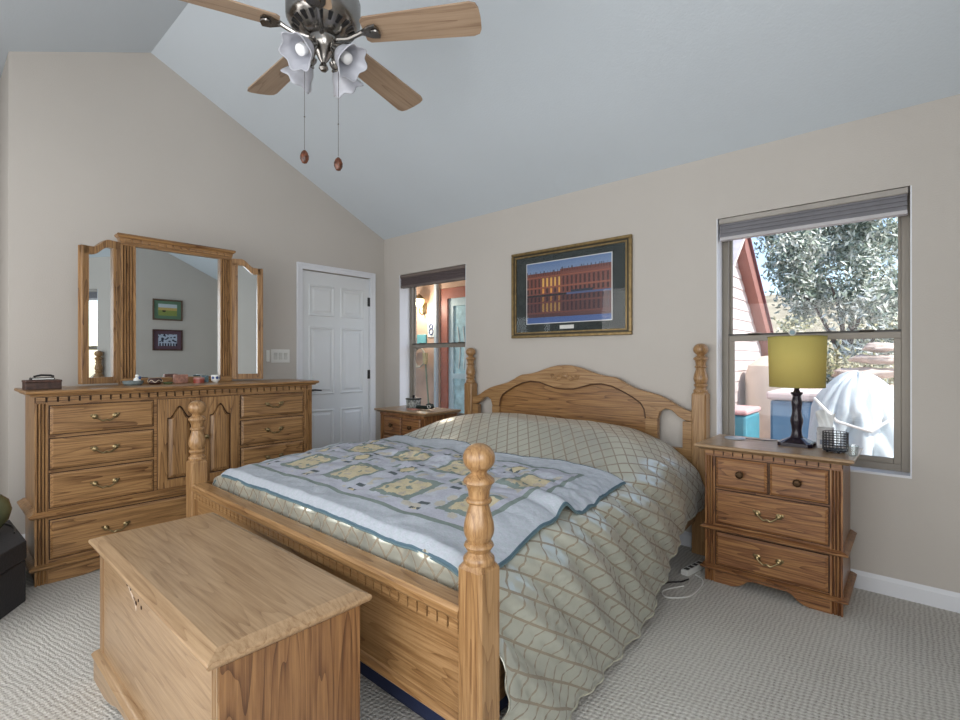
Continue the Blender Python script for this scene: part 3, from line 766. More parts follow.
def qcol(i, c):
    u = (i % (NQX-1)+.5)/(NQX-1); v = (i//(NQX-1)+.5)/(NQY-1)
    X_ = u*(QX1-QX0); Y_ = v*(QY1-QY0); wX = QX1-QX0; hY = QY1-QY0
    e = min(X_, wX-X_, Y_, hY-Y_)
    if e < .006: return c_navy
    if e < .135: return c_ice if (int(X_/.02)+int(Y_/.02)) % 2 else c_ground
    if e < .160: return c_sage
    px = X_-.16; py = Y_-.16; cw = .385; ch = .365
    if e < .19: return c_lav
    px -= .03; py -= .0
    cx_ = px % cw; cy_ = py % ch; ix = int(px//cw); iy = int(py//ch)
    a = abs(cx_-cw/2); b = abs(cy_-ch/2)
    jag = .008*math.sin(X_*90)+.008*math.sin(Y_*85)
    if a < .085+jag*.4 and b < .085+jag*.4:
        n = fn3(X_*28, Y_*28, 2)
        return c_sage if n > .33 else (c_cream if n < -.28 else c_yel)
    if max(a, b) < .112+jag*.3: return c_sage
    # corner stars
    a2 = min(cx_, cw-cx_); b2 = min(cy_, ch-cy_)
    if a2+b2 < .05: return c_yel
    if (a2 < .10 and b2 < .028) and (int((a2+.01)/.03) % 2 == 1): return c_sage
    if (b2 < .10 and a2 < .028) and (int((b2+.01)/.03) % 2 == 1): return c_dark
    f_ = fn3(X_*16, Y_*16, 9)
    return c_lav if f_ > 0 else (c_ground if f_ > -.33 else C4('#c4bfb4'))
paint(ql, qcol)
s_ = ql.modifiers.new('thick', 'SOLIDIFY'); s_.thickness = .010; s_.offset = -.2
tag(ql, 'pale blue and yellow patchwork quilt spread across the foot of the bed', 'quilt')
edge = [qpos(t/90, 0) for t in range(91)]+[qpos(1, t/60) for t in range(1, 61)]+[qpos(1-t/90, 1) for t in range(1, 91)]
MB().tube([(x-BX, y+1.6, z-.003) for x, y, z in edge], .0042, 6).build('binding', M['tealbind'], ql, smooth=True)

# ------------------------------------------------------------------ blanket chest
ch = thing('blanket_chest', 'pale oak blanket chest with an overhanging lid at the foot of the bed', 'chest', (2.483, -2.607, 0.0))
MB().box(-.547, .547, -.19, .185, .06, .497).build('body', CT['x'], ch)
for s in (-1, 1):
    a, b = sorted((s*.548, s*.512)); q = MB(); fluted(q, a, b, -.1945, .006, .105, .497, 3); flute_lines(q.build('fluted_corner', CT['z'], ch), a, b, -.1945, .105, .497, 3)
for s in (-1, 1):
    a, b = sorted((s*.547, s*.554)); MB().box(a, b, -.19, .185, .10, .497).build('side_panel', W_(dict(light='#98714a', mid='#7f5a3a', dark='#533521'))['z'], ch)
q = MB().mould(-.552, .552, -.195, .19, [(0, .078), (.018, .08), (.022, .092), (.014, .103), (.004, .11), (0, .11)]); q.build('base_moulding', CT['x'], ch, smooth=True)
arch_base(-.566, .566, -.21, -.19, .08, .2, .05).build('bracket_base', CT['x'], ch)
for s in (-1, 1):
    a, b = sorted((s*.547, s*.566)); MB().box(a, b, -.19, .19, 0, .078).build('side_base', CT['y'], ch)
def ring(xo, yf_, yb_, z): return [(-xo, yf_, z), (xo, yf_, z), (xo, yb_, z), (-xo, yb_, z)]
Rg = [ring(.553, -.197, .19, .497), ring(.559, -.207, .20, .502), ring(.569, -.222, .212, .507), ring(.573, -.226, .216, .515), ring(.571, -.224, .214, .522), ring(.536, -.19, .185, .535)]
lv = [p for r_ in Rg for p in r_]; lf_ = []
for i in range(len(Rg)-1):
    for k in range(4): lf_.append((i*4+k, i*4+(k+1) % 4, (i+1)*4+(k+1) % 4, (i+1)*4+k))
lf_ += [(3, 2, 1, 0), tuple((len(Rg)-1)*4+k for k in range(4))]
MB().add(lv, lf_).build('lid', CT['x'], ch, bevel=.003)
for (dx_, dz_, s) in ((-.07, .457, .005), (-.03, .456, .007), (.03, .428, .007), (.055, .445, .005), (.085, .432, .006)):
    MB().lathe([(0, 0), (s, 0), (s, .001), (0, .001)], (dx_-.13, -.1905, dz_), 10, Matrix.Rotation(PI/2, 3, 'X')).build('screw_hole', M['groove'], ch)
MB().prism([(-.19, .457), (-.13, .43), (-.115, .432), (-.10, .405), (-.095, .42), (-.12, .428), (-.13, .44)], 'y', -.1915, -.19).build('lock_scar', plain('bare_wood', '#d8c6b4', .9, var=.2, scale=60), ch)

# ------------------------------------------------------------------ ceiling fan
FX, FY = 2.345, -2.12
fan = thing('ceiling_fan', 'nickel ceiling fan with five pale wood blades and frosted tulip lights', 'ceiling fan', (FX, FY, 2.392))
MB().lathe([(r_, z_-.03) for r_, z_ in [(0, .18), (.05, .18), (.085, .19), (.10, .205), (.135, .225), (.15, .25), (.152, .33), (.135, .37), (.09, .40), (.04, .42), (0, .42)]], seg=40).build('motor_housing', M['nickel'], fan, smooth=True)
q = MB()
for k in range(20):
    a = 2*PI*k/20; m = Matrix.Rotation(a, 3, 'Z')
    for (r0, r1, z0, z1) in ((.098, .128, .1735, .189),):
        P = [m @ Vector(p) for p in ((r0, -.006, z0), (r1, -.009, z1), (r1, .009, z1), (r0, .006, z0), (r0, -.006, z0-.003), (r1, -.009, z1-.004), (r1, .009, z1-.004), (r0, .006, z0-.003))]
        q.add(P, [(0, 1, 2, 3), (7, 6, 5, 4), (0, 4, 5, 1), (1, 5, 6, 2), (2, 6, 7, 3), (3, 7, 4, 0)])
q.build('vent_slots', M['dark'], fan)
MB().lathe([(.018, .42), (.018, .988), (.07, .998), (.075, 1.043), (0, 1.043)], seg=24).build('downrod', M['nickel'], fan, smooth=True)
MB().lathe([(0, .01), (.012, .012), (.02, .022), (.016, .034), (.010, .045), (.022, .062), (.030, .080), (.045, .095), (.058, .115), (.060, .14), (.05, .152), (0, .153)], seg=30).build('switch_housing', M['nickel'], fan, smooth=True)
bladewood = wood('x', light='#ad947c', mid='#a58c74', dark='#8a705a', rough=.5, rings=5)
for k in range(5):
    a = R(33+72*k)
    br = bpy.data.objects.new('blade_arm', None)
    irn = MB()
    irn.tube([(.06, 0, .138), (.11, 0, .136), (.15, 0, .150), (.19, 0, .166)], [.010, .010, .009, .012], 8)
    irn.prism([(.17, -.012), (.205, -.035), (.235, -.04), (.245, -.015), (.245, .015), (.235, .04), (.205, .035), (.17, .012)], 'z', .152, .161)
    irn.lathe([(0, 0), (.02, 0), (.022, .006), (0, .008)], (.225, 0, .144), 12)
    io = irn.build('blade_iron', M['nickel'], fan, smooth=True); io.rotation_euler = (0, 0, a)
    out = [(.175, -.045), (.19, -.058), (.63, -.074), (.655, -.066), (.665, -.045), (.668, 0), (.665, .045), (.655, .066), (.63, .074), (.19, .058), (.175, .045)]
    tl = -math.tan(R(13)); th = .0035
    P0 = [(x, y, .167+y*tl-th) for x, y in out]; P1 = [(x, y, .167+y*tl+th) for x, y in out]; n = len(out)
    bo = MB().add(P0+P1, [tuple(range(n)), tuple(range(2*n-1, n-1, -1))]+[(i, (i+1) % n, n+(i+1) % n, n+i) for i in range(n)]).build('blade', bladewood, fan)
    bo.rotation_euler = (0, 0, a)
frost = plain('frosted_glass', '#b4b5bd', .35, var=.05, trans=0)
for a in (-74, 16, 106, 196):
    ar = R(a); dv = Vector((math.cos(ar), math.sin(ar), 0))
    tilt = R(132); base = Vector((0, 0, .092))+dv*.060
    # axis points outward and down
    axis = (dv*math.sin(R(48))+Vector((0, 0, -math.cos(R(48))))).normalized()
    m = Vector((0, 0, 1)).rotation_difference(axis).to_matrix()
    MB().lathe([(.0, 0), (.022, 0), (.026, .012), (.024, .03), (.03, .034), (.03, .04), (0, .04)], base[:], 20, m).tube([(dv*.045+Vector((0, 0, .13)))[:], (base+axis*.01)[:]], .012, 8).build('lamp_socket', M['nickel'], fan, smooth=True)
    q = MB()
    def tul(u, v, m=m, base=base, axis=axis):
        ang = u*2*PI; t = v
        rr = .024+.027*math.sin(min(t, .62)/.62*PI/2)+(.018*sstep(.55, 1, t))*(1+.35*math.cos(ang*6))
        zz = .035+.092*t+.005*math.cos(ang*6)*sstep(.7, 1, t)
        p = m @ Vector((rr*math.cos(ang), rr*math.sin(ang), zz)); return tuple(p+base)
    q.grid(tul, 48, 14, closed_u=True)
    so_ = q.build('tulip_shade', frost, fan, smooth=True, angle=180); sm = so_.modifiers.new('t', 'SOLIDIFY'); sm.thickness = .003
    MB().lathe([(0, .03), (.012, .038), (.014, .05), (.020, .062), (.025, .08), (.022, .096), (.012, .105), (0, .107)], base[:], 20, m).build('bulb', plain('bulb_white', '#eeeeee', .2), fan, smooth=True)
fobw = plain('fob_wood', '#5e3420', .35, var=.7, scale=70)
cd = Vector((.749, .662, 0))
for off, zb in ((-.063, -.362), (.077, -.392)):
    px = cd*off+Vector((.02, -.03, 0))
    q = MB().tube([(px.x, px.y, .12), (px.x, px.y, zb+.03)], .0014, 6).lathe([(0, 0), (.004, .004), (0, .008)], (px.x, px.y, zb+.16), 8)
    po = q.build('pull_chain', M['nickel'], fan)
    MB().lathe([(0, 0), (.010, .004), (.017, .018), (.018, .032), (.012, .048), (.004, .056), (0, .057)], (px.x, px.y, zb-.03), 18).build('wooden_fob', fobw, po, smooth=True)

# ------------------------------------------------------------------ framed picture over the bed
pic = thing('framed_picture', 'framed photograph of a long palace at dusk reflected in water above the bed', 'picture', (2.23, 0, 1.357))
gold = plain('gold_frame', '#85704a', .35, .55, var=.25, scale=30)
def frame4(mb, w2, h, wd, y0, y1):
    mb.box(-w2, w2, y0, y1, 0, wd).box(-w2, w2, y0, y1, h-wd, h).box(-w2, -w2+wd, y0, y1, wd, h-wd).box(w2-wd, w2, y0, y1, wd, h-wd)
q = MB(); frame4(q, .519, .688, .022, -.026, -.001); q2 = MB(); frame4(q2, .497, .644, .012, -.018, -.001); q2.v = [(x, y, z+.022) for x, y, z in q2.v]
q.build('outer_frame', gold, pic, bevel=.005)
q2.build('inner_frame', plain('dark_frame', '#3c3424', .4, .3), pic)
q = MB(); frame4(q, .485, .620, .012, -.022, -.001); q.v = [(x, y, z+.034) for x, y, z in q.v]; q.build('gilt_slip', gold, pic, bevel=.002)
MB().box(-.475, .475, -.010, -.002, .045, .643).build('mat_board', plain('slate_mat', '#2f3636', .8, var=.25, scale=25), pic)
MB().box(-.061, .061, -.0125, -.010, .062, .090).build('caption_plate', plain('caption', '#dcdcd8', .6), pic)
q = MB(); frame4(q, .372, .482, .005, -.013, -.010); q.v = [(x, y, z+.108) for x, y, z in q.v]; q.build('white_fillet', M['white'], pic)
PNX, PNY = 260, 165
pg = MB().grid(lambda u, v: (-.367+.734*u, -.0125, .113+.472*v), PNX, PNY).build('photo_print', attr_mat('print_ink', .35, .5), pic, recalc=False)
def mixc(a, b, t): return tuple(a[i]*(1-t)+b[i]*t for i in range(4))
def pcol(i, c):
    u = (i % (PNX-1)+.5)/(PNX-1); v = (i//(PNX-1)+.5)/(PNY-1)
    hz = .47
    def world(u, h):                               # h above waterline 0..1
        top = .36+.03*(1 if .42 < u < 1 else 0)
        mer = .028 if (u*9) % 1 < .10 or (u*23) % 1 < .14 else 0
        if h > top+mer: return mixc(C4('#7f97bb'), C4('#4c6da3'), min(1, (h-top)/.25))
        if h > top: return C4('#3a2b32')
        base = C4('#804c42')
        if h > top-.05: return C4('#552e2e') if (u*34) % 1 < .5 else base
        lit = .2 < u < .42
        if (u*20) % 1 < .45 and .13 < h < .27: return C4('#f0bb62') if lit and (u*10) % 1 < .8 else C4('#4c2a2c')
        if (u*20) % 1 < .45 and .02 < h < .10: return C4('#e8a04c') if lit and (u*10) % 1 < .5 else C4('#3c2226')
        if abs(h-.115) < .01 or abs(h-.29) < .01: return C4('#9a5a47')
        return base
    if v > hz:
        if .55 < u < .8 and v < hz+.035: return C4('#2a3044')
        return world(u, (v-hz))
    if v > hz-.03: return C4('#20222c') if u < .5 else C4('#53648c')
    c = world(u+.004*math.sin(v*160), (hz-v)*1.02-.02); d_ = C4('#1d1c33')
    if (hz-v) > .38: return mixc(C4('#4a68a4'), C4('#33507f'), v*2)
    return mixc(c, d_, .5)
paint(pg, pcol)
MB().box(-.474, .474, -.0155, -.0145, .046, .642).build('cover_glass', thin_glass('picture_glass', fac=.012), pic)

# two small pictures on the right wall, seen in the dresser mirror
def small_pic(y, z, w_, h_, fcol, mcol, fn, label):
    r = thing('small_picture', label, 'picture', (XE, y, z), R(-90), 'small pictures on the right wall')
    q = MB(); frame4(q, w_/2, h_, .022, -.02, -.001); q.build('frame', plain('pic_frame', fcol, .5), r, bevel=.003)
    MB().box(-w_/2+.02, w_/2-.02, -.008, -.002, .02, h_-.02).build('mat_board', plain('pic_mat', mcol, .8), r)
    iw = w_/2-.075; g = MB().grid(lambda u, v: (-iw+2*iw*u, -.009, .07+(h_-.14)*v), 60, 40).build('print', attr_mat('print_small', .6), r, recalc=False)
    paint(g, lambda i, c: fn((i % 59+.5)/59, (i//59+.5)/39))
def sc1(u, v):
    if v > .7: return C4('#c6d2d8')
    if v > .45: return C4('#c9b06c')
    if (u-.7)**2+(v-.4)**2 < .01: return C4('#3d3a33')
    return C4('#8e9a54')
def sc2(u, v):
    n = fn3(u*7, v*6, 3)
    if n > .12 and v > .3: return C4('#2d3446')
    if v < .22 and (u*7) % 1 < .6: return C4('#2d3446')
    return C4('#b8c4d6')
small_pic(-.75, 1.765, .40, .315, '#5f4a3a', '#5f7d66', sc1, 'small framed landscape with green mat, upper of the two reflected in the mirror')
small_pic(-.75, 1.31, .40, .315, '#4b2f2a', '#5c4550', sc2, 'small framed blue winter print, lower of the two reflected in the mirror')

# ------------------------------------------------------------------ yellow lamp
NZ = .7355
lp = thing('table_lamp', 'table lamp with yellow drum shade and dark turned base on the right nightstand', 'lamp', (3.735, -.165, NZ))
def sq(h, c=.018): return [(-h+c, -h), (h-c, -h), (h, -h+c), (h, h-c), (h-c, h), (-h+c, h), (-h, h-c), (-h, -h+c)]
q = MB(); q.prism(sq(.078), 'z', 0, .018)
q.add([(x, y, .018) for x, y in sq(.070)]+[(x, y, .03) for x, y in sq(.05, .012)]+[(x, y, .042) for x, y in sq(.03, .008)],
      [(i, (i+1) % 8, 8+(i+1) % 8, 8+i) for i in range(8)]+[(8+i, 8+(i+1) % 8, 16+(i+1) % 8, 16+i) for i in range(8)]+[tuple(range(16, 24))])
q.build('base', plain('espresso', '#231a24', .25), lp)
q = MB().lathe([(r_*1.3, z_) for r_, z_ in [(.024, .04), (.02, .052), (.017, .075), (.019, .10), (.023, .125), (.0225, .14), (.019, .155), (.0165, .18), (.018, .21), (.02, .225), (.016, .245), (.014, .26), (.021, .272), (.022, .28), (.012, .282), (.008, .30), (0, .30)]], seg=28)
q.build('stem', plain('espresso2', '#231a24', .25), lp, smooth=True)
m, ns_, ls_, bb_ = newmat('yellow_shade')
tc = N(ns_, 'ShaderNodeTexCoord'); mp = N(ns_, 'ShaderNodeMapping'); mp.inputs['Scale'].default_value = (300, 300, 900)
nz = N(ns_, 'ShaderNodeTexNoise'); nz.inputs['Scale'].default_value = 1; ls_.new(tc.outputs['Object'], mp.inputs[0]); ls_.new(mp.outputs[0], nz.inputs['Vector'])
rr_ = N(ns_, 'ShaderNodeValToRGB'); rr_.color_ramp.elements[0].color = C4('#e2d27c'); rr_.color_ramp.elements[1].color = C4('#eee298')
ls_.new(nz.outputs[0], rr_.inputs[0]); tr = N(ns_, 'ShaderNodeBsdfTranslucent'); ls_.new(rr_.outputs[0], tr.inputs[0]); ls_.new(rr_.outputs[0], bb_.inputs['Base Color'])
bb_.inputs['Roughness'].default_value = .9; mxs = N(ns_, 'ShaderNodeMixShader'); mxs.inputs[0].default_value = .5
out_ = ns_['Material Output']; ls_.new(bb_.outputs[0], mxs.inputs[1]); ls_.new(tr.outputs[0], mxs.inputs[2]); ls_.new(mxs.outputs[0], out_.inputs[0])
q = MB(); q.lathe([(.127, .308), (.134, .575)], seg=48, cap=False); so_ = q.build('lamp_shade', m, lp, smooth=True); sm = so_.modifiers.new('t', 'SOLIDIFY'); sm.thickness = .0025
MB().tube([(.127*math.cos(a*PI/24), .127*math.sin(a*PI/24), .309) for a in range(48)], .002, 6, True).tube([(.134*math.cos(a*PI/24), .134*math.sin(a*PI/24), .574) for a in range(48)], .002, 6, True).build('shade_rim', plain('rim', '#8f8740', .7), so_, smooth=True)
q = MB().tube([(0, 0, .29), (0, 0, .33)], .012, 8)
for a in (0, 2*PI/3, 4*PI/3): q.tube([(0, 0, .325), (.126*math.cos(a), .126*math.sin(a), .335)], .0018, 6)
q.build('shade_fitter', M['black'], lp)
MB().lathe([(0, .33), (.012, .335), (.014, .36), (.028, .40), (.026, .42), (0, .435)], seg=18).build('bulb', plain('bulb', '#eeeae0', .3), lp, smooth=True)

# things on the right nightstand
bk = thing('candle_holder', 'round black wire mesh candle holder at the front right of the nightstand', 'candle holder', (3.912, -.265, NZ))
q = MB(); rr = .052
for k in range(20):
    a = 2*PI*k/20; q.tube([(rr*math.cos(a), rr*math.sin(a), .012), (rr*math.cos(a), rr*math.sin(a), .098)], .0016, 5)
for z in [.012+.086*i/7 for i in range(8)]: q.tube([(rr*math.cos(a*PI/16), rr*math.sin(a*PI/16), z) for a in range(32)], .0016, 5, True)
q.build('wire_mesh', M['black'], bk, smooth=True)
MB().lathe([(0, .008), (.052, .008), (.052, .013), (0, .013)], seg=28).build('bottom_plate', M['black'], bk)
for a in (.5, 2.1, 3.7, 5.2): MB().lathe([(.0, 0), (.005, 0), (.006, .009), (0, .009)], (.036*math.cos(a), .036*math.sin(a), 0), 8).build('foot', M['black'], bk)
tb = thing('tissue_box', 'small printed cardboard tissue box behind the black mesh holder', 'tissue box', (3.86, -.16, NZ))
MB().box(-.033, .033, -.033, .033, 0, .105).build('carton', plain('carton_grey', '#b6b4b4', .6, var=.3, scale=45), tb, bevel=.002)
q = MB()
def tis(u, v):
    x = -.028+.056*u*(1)+.016*(u-.5)*v*2; return (x, .012*math.sin(u*9+v*4)*(.4+v), .103+.085*v-.02*abs(u-.4)*v+.01*math.sin(u*7)*v)
q.grid(tis, 16, 10); t_ = q.build('tissue', plain('tissue_white', '#e8eaea', .9), tb, smooth=True); sm = t_.modifiers.new('t', 'SOLIDIFY'); sm.thickness = .0015
MB().box(-.02, .02, -.0335, -.033, .02, .045).build('printed_panel', plain('ink', '#7c8290', .6), tb)
bt = tag(MB().lathe([(0, 0), (.028, 0), (.028, .002), (.0, .002)]).build('dish_mat', M['dark'], loc=(3.805, -.10, NZ)), None) if False else None
jb = thing('pill_box', 'small brown box between the lamp base and the tissue box', 'box', (3.835, -.085, NZ))
MB().box(-.02, .02, -.02, .02, 0, .06).build('box_body', plain('brown_card', '#7a5a48', .6), jb, bevel=.002)
MB().box(-.021, .021, -.021, .021, .06, .068).build('lid', plain('brown_lid', '#5b4036', .6), jb, bevel=.002)
ch2 = thing('charging_pad', 'flat round pale grey charging pad on the left of the nightstand', 'charging pad', (3.43, -.15, NZ))
MB().lathe([(0, 0), (.052, 0), (.055, .003), (.053, .007), (.045, .0085), (0, .0085)], seg=36).build('pad', plain('pad_grey', '#a9b0b8', .35), ch2, smooth=True)
MB().tube([(.05, 0.01, .004), (.10, .03, .003), (.16, .02, .003), (.20, .05, .003)], .0022, 6).build('cable', M['dark'], ch2, smooth=True)
cp = tag(MB().lathe([(0, 0), (.020, 0), (.027, .05), (.0255, .05), (.0185, .003), (0, .003)], seg=24).build('plastic_cup', thin_glass('clear_plastic', (.93, .95, .95), .12), smooth=True, loc=(3.985, -.33, NZ)), 'small clear plastic cup at the right end of the nightstand', 'cup')

# things on the left nightstand
jr = thing('jewelry_box', 'black and white patterned lidded glass box on the far nightstand', 'trinket box', (.70, -.20, NZ))
MB().box(-.05, .05, -.05, .05, 0, .075).build('box_body', plain('bw_pattern', '#8f9290', .4, var=.9, scale=40), jr, bevel=.008)
MB().box(-.053, .053, -.053, .053, .075, .09).build('lid', plain('bw_lid', '#3c3f3d', .3, var=.7, scale=50), jr, bevel=.004)
MB().lathe([(0, .088), (.01, .09), (.006, .098), (.014, .108), (.008, .118), (0, .12)], seg=14).build('knob', M['dark'], jr, smooth=True)
sg = thing('cpap_mask', 'black rolled belt like strap with white buckle lying on the far nightstand', 'strap', (.93, -.26, NZ))
q = MB(); q.tube([(-.11, 0, .018), (-.05, .0, .02), (.03, .01, .022), (.07, .02, .03), (.09, .0, .045), (.07, -.015, .055), (.03, -.01, .05)], [.017, .018, .018, .017, .014, .012, .008], 10); q.build('band', plain('black_green', '#15211d', .4), sg, smooth=True)
MB().tube([(.066+.018*math.cos(t), -.02, .034+.014*math.sin(t)) for t in [i*PI/8 for i in range(16)]], .003, 6, True).build('buckle', M['white'], sg, smooth=True)
sg.name = 'rolled_strap'
tag(MB().box(-.06, .05, -.03, .03, 0, .006).build('paper_note', plain('pink_note', '#c98f84', .8, var=.3, scale=40), loc=(.83, -.31, NZ), bevel=.001), 'small pinkish card lying before the patterned box on the far nightstand', 'card')

# ------------------------------------------------------------------ things on the dresser
DZ = 1.0255
def dloc(px, x=.60):                               # (documented positions measured from the photo)
    return px
wbx = thing('wooden_box', 'dark carved wooden box at the left end of the dresser', 'box', (.62, -2.80, DZ), R(92))
MB().box(-.075, .075, -.05, .05, 0, .04).build('box_body', plain('dark_walnut', '#3f2a22', .5, var=.5, scale=60), wbx, bevel=.003)
MB().box(-.077, .077, -.052, .052, .04, .052).build('lid', plain('dark_walnut2', '#4a3128', .5, var=.4, scale=60), wbx, bevel=.003)
wl_ = thing('pocket_knife', 'small black folded case with a pale stripe lying on the dark wooden box', 'case', (.62, -2.80, DZ+.0525), R(92))
MB().box(-.05, .05, -.03, .03, 0, .012).build('case_body', M['dark'], wl_, bevel=.004)
MB().tube([(-.04, -.028, .018), (-.01, -.03, .026), (.03, -.027, .024), (.045, -.02, .018)], .006, 6).build('top_strap', M['dark'], wl_, smooth=True)
MB().box(-.045, .045, -.0315, -.030, .003, .008).build('stripe', M['white'], wl_)
wl_.name = 'folded_case'
# dish with figurine
dsh = thing('glass_dish', 'grey glass trinket dish in front of the left mirror wing', 'dish', (.49, -2.348, DZ))
MB().lathe([(0, 0), (.045, 0), (.055, .01), (.057, .028), (.053, .028), (.048, .010), (0, .007)], seg=24).build('dish_body', plain('grey_glass', '#6f7a7c', .15, var=.3, scale=40), dsh, smooth=True)
fg = thing('figurine', 'tiny blue and white porcelain bird figurine in the grey dish', 'figurine', (.49, -2.327, DZ+.0075))
MB().lathe([(0, 0), (.016, 0), (.02, .012), (.018, .03), (.008, .042), (.011, .05), (.008, .058), (0, .061)], seg=18).build('body', M['white'], fg, smooth=True)
MB().lathe([(0, 0), (.007, .003), (.009, .010), (.006, .018), (0, .02)], (0.014, .012, .028), 12).build('wing', plain('delft_blue', '#34507c', .3), fg, smooth=True)
fb_ = thing('woven_bowl', 'small dark bowl with cream zigzag on the dresser', 'bowl', (.50, -2.230, DZ))
MB().lathe([(0, 0), (.030, 0), (.040, .012), (.040, .030), (.033, .040), (.030, .038), (.035, .028), (.034, .012), (0, .006)], seg=24).build('bowl_body', plain('oxblood', '#3a211e', .35), fb_, smooth=True)
MB().tube([(.041*math.cos(a), .041*math.sin(a), .022+.007*math.sin(a*6)) for a in [i*2*PI/60 for i in range(60)]], .0022, 5, True).build('zigzag_band', plain('cream', '#c9b7a2', .6), fb_, smooth=True)
tag(MB().lathe([(0, 0), (.022, 0), (.030, .010), (.028, .014), (.02, .005), (0, .004)], seg=20).build('green_dish', plain('moss', '#4c5637', .5, var=.4, scale=60), loc=(.52, -2.162, DZ), smooth=True), 'very small mossy green dish beside the pink stone block', 'dish')
tag(MB().box(-.022, .022, -.042, .042, 0, .060).build('stone_block', plain('pink_granite', '#9a6f5f', .5, var=.4, scale=70), loc=(.46, -2.069, DZ), bevel=.006), 'pink speckled stone block in front of the centre mirror', 'stone block')
rc = thing('tin_candle', 'small round red tin candle on the dresser', 'candle', (.50, -1.967, DZ))
MB().lathe([(0, 0), (.034, 0), (.034, .026), (0, .026)], seg=24).build('tin', plain('red_tin', '#8d4336', .35), rc, smooth=True)
MB().lathe([(.031, .026), (.035, .026), (.035, .036), (.03, .038), (0, .038)], seg=24).build('lid', plain('pink_lid', '#a8746c', .35), rc, smooth=True)
tag(MB().box(-.006, .006, -.022, .022, 0, .048).build('mini_frame', plain('mini_picture', '#5f7880', .4, var=.5, scale=60), loc=(.44, -1.907, DZ), bevel=.002), 'tiny blue grey framed picture propped behind the red tin candle', 'picture')
mg = thing('ceramic_cup', 'white ceramic cup with blue painted flowers on the dresser', 'cup', (.50, -1.860, DZ))
MB().lathe([(0, 0), (.016, 0), (.018, .006), (.027, .014), (.029, .05), (.026, .052), (.025, .018), (0, .012)], seg=26).build('cup_body', M['white'], mg, smooth=True)
q = MB()
for a in (-.9, 0, .9): q.lathe([(0, 0), (.009, 0), (.010, .0015), (0, .002)], (.0283*math.cos(a), .0283*math.sin(a), .033), 10, Vector((0, 0, 1)).rotation_difference(Vector((math.cos(a), math.sin(a), 0))).to_matrix())
q.build('painted_flower', plain('flower_blue', '#2f4a86', .3), mg)

# ------------------------------------------------------------------ black trunk and vase on the left
tk = thing('black_trunk', 'black leather covered low trunk standing left of the dresser', 'trunk', (.86, -3.115, 0))
pl_ = [(-.42, .20), (.07, .215), (.30, .06), (.42, -.35), (-.42, -.35)]
MB().prism(pl_, 'z', 0.0, .205).build('trunk_body', M['blackbox'], tk, bevel=.006)
MB().prism([(x*1.015, y*1.015) for x, y in pl_], 'z', .21, .30).build('lid', M['blackbox'], tk, bevel=.006)
MB().prism([(x*.97, y*.97) for x, y in pl_], 'z', .205, .21).build('seam', M['dark'], tk)
tag(MB().lathe([(0, 0), (.05, 0), (.06, .006), (.10, .06), (.112, .11), (.10, .16), (.07, .19), (.035, .205), (.03, .225), (.034, .232), (.025, .232), (.02, .21), (0, .2)], seg=36).build('vase', plain('olive_glaze', '#5b6046', .2, var=.35, scale=6), loc=(.655, -3.035, .3005), smooth=True), 'rounded olive green glazed vase on the black trunk', 'vase')
wire('loose_cord', 'black cord lying behind the vase on the black trunk', 'cord', [(.50, -2.99, .304), (.53, -2.94, .304), (.64, -2.915, .304), (.76, -2.925, .304)], .004, M['dark'])

# cables between bed and nightstand
wire('white_cable', 'white cable looping over the carpet between bed and right nightstand', 'cable', [(3.30, -.60, .006), (3.24, -.72, .006), (3.28, -.78, .006), (3.36, -.70, .006), (3.37, -.55, .006), (3.35, -.46, .006), (3.30, -.42, .006)], .0035, M['white'])
wire('grey_cord', 'dark grey cord running along the carpet beside the bed head', 'cord', [(3.18, -.75, .006), (3.22, -.62, .006), (3.27, -.56, .006), (3.29, -.50, .006)], .004, M['dark'])
ps = thing('power_strip', 'white power strip lying on the carpet beside the bed head', 'power strip', (3.27, -.36, .0), R(80))
MB().box(-.10, .10, -.022, .022, 0, .03).build('strip_body', M['white'], ps, bevel=.004)
for i in range(4): MB().box(-.085+.045*i, -.058+.045*i, -.012, .012, .0302, .0312).build('socket', M['dark'], ps)

# ------------------------------------------------------------------ outdoors
gm = plain('patio_ground', '#a89a94', .9, var=.15, scale=.8)
struct('ground_outside', MB().box(-14, 22, .2, 30, -.5, -.12), gm)
# porch seen through window_1
struct('wall_porch', MB().box(-4.5, -1.44, 2.2, 2.4, -.12, 3.2).box(-1.44, -.28, 2.2, 2.4, 2.285, 3.2), plain('porch_block', '#c9aa94', .9, var=.12, scale=4))
struct('ceiling_porch', MB().box(-4.5, 1.3, .25, 2.4, 2.62, 2.7), plain('porch_ceiling', '#d8cdc2', .8))
pdm = plain('porch_door_wood', '#a3604c', .5, var=.15)
r = thing('door_2', None, None, (-.86, 2.2, -.12)); r['kind'] = 'structure'
q = MB().box(-.56, -.42, 0, .12, 0, 2.40).box(.42, .56, 0, .12, 0, 2.40).box(-.42, .42, 0, .12, 2.24, 2.40); q.build('door_frame', pdm, r)
q = MB().box(-.42, -.32, .03, .08, 0, 2.24).box(.32, .42, .03, .08, 0, 2.24).box(-.32, .32, .03, .08, 2.12, 2.24).box(-.32, .32, .03, .08, 1.0, 1.08).box(-.32, .32, .03, .08, 0, .25); q.build('door_leaf', plain('door_pale_blue', '#b5ccd2', .5), r)
MB().box(-.32, .32, .052, .058, .25, 2.12).build('glass_pane', plain('frosted_pane', '#a9cbd2', .25, var=.25, scale=9), r)
q = MB()
for i in range(5): q.tube([(-.22+.11*i, .045, 1.15), (-.18+.10*i, .045, 1.45), (-.24+.12*i, .045, 1.8)], .006, 5)
q.build('lattice_bar', M['white'], r)
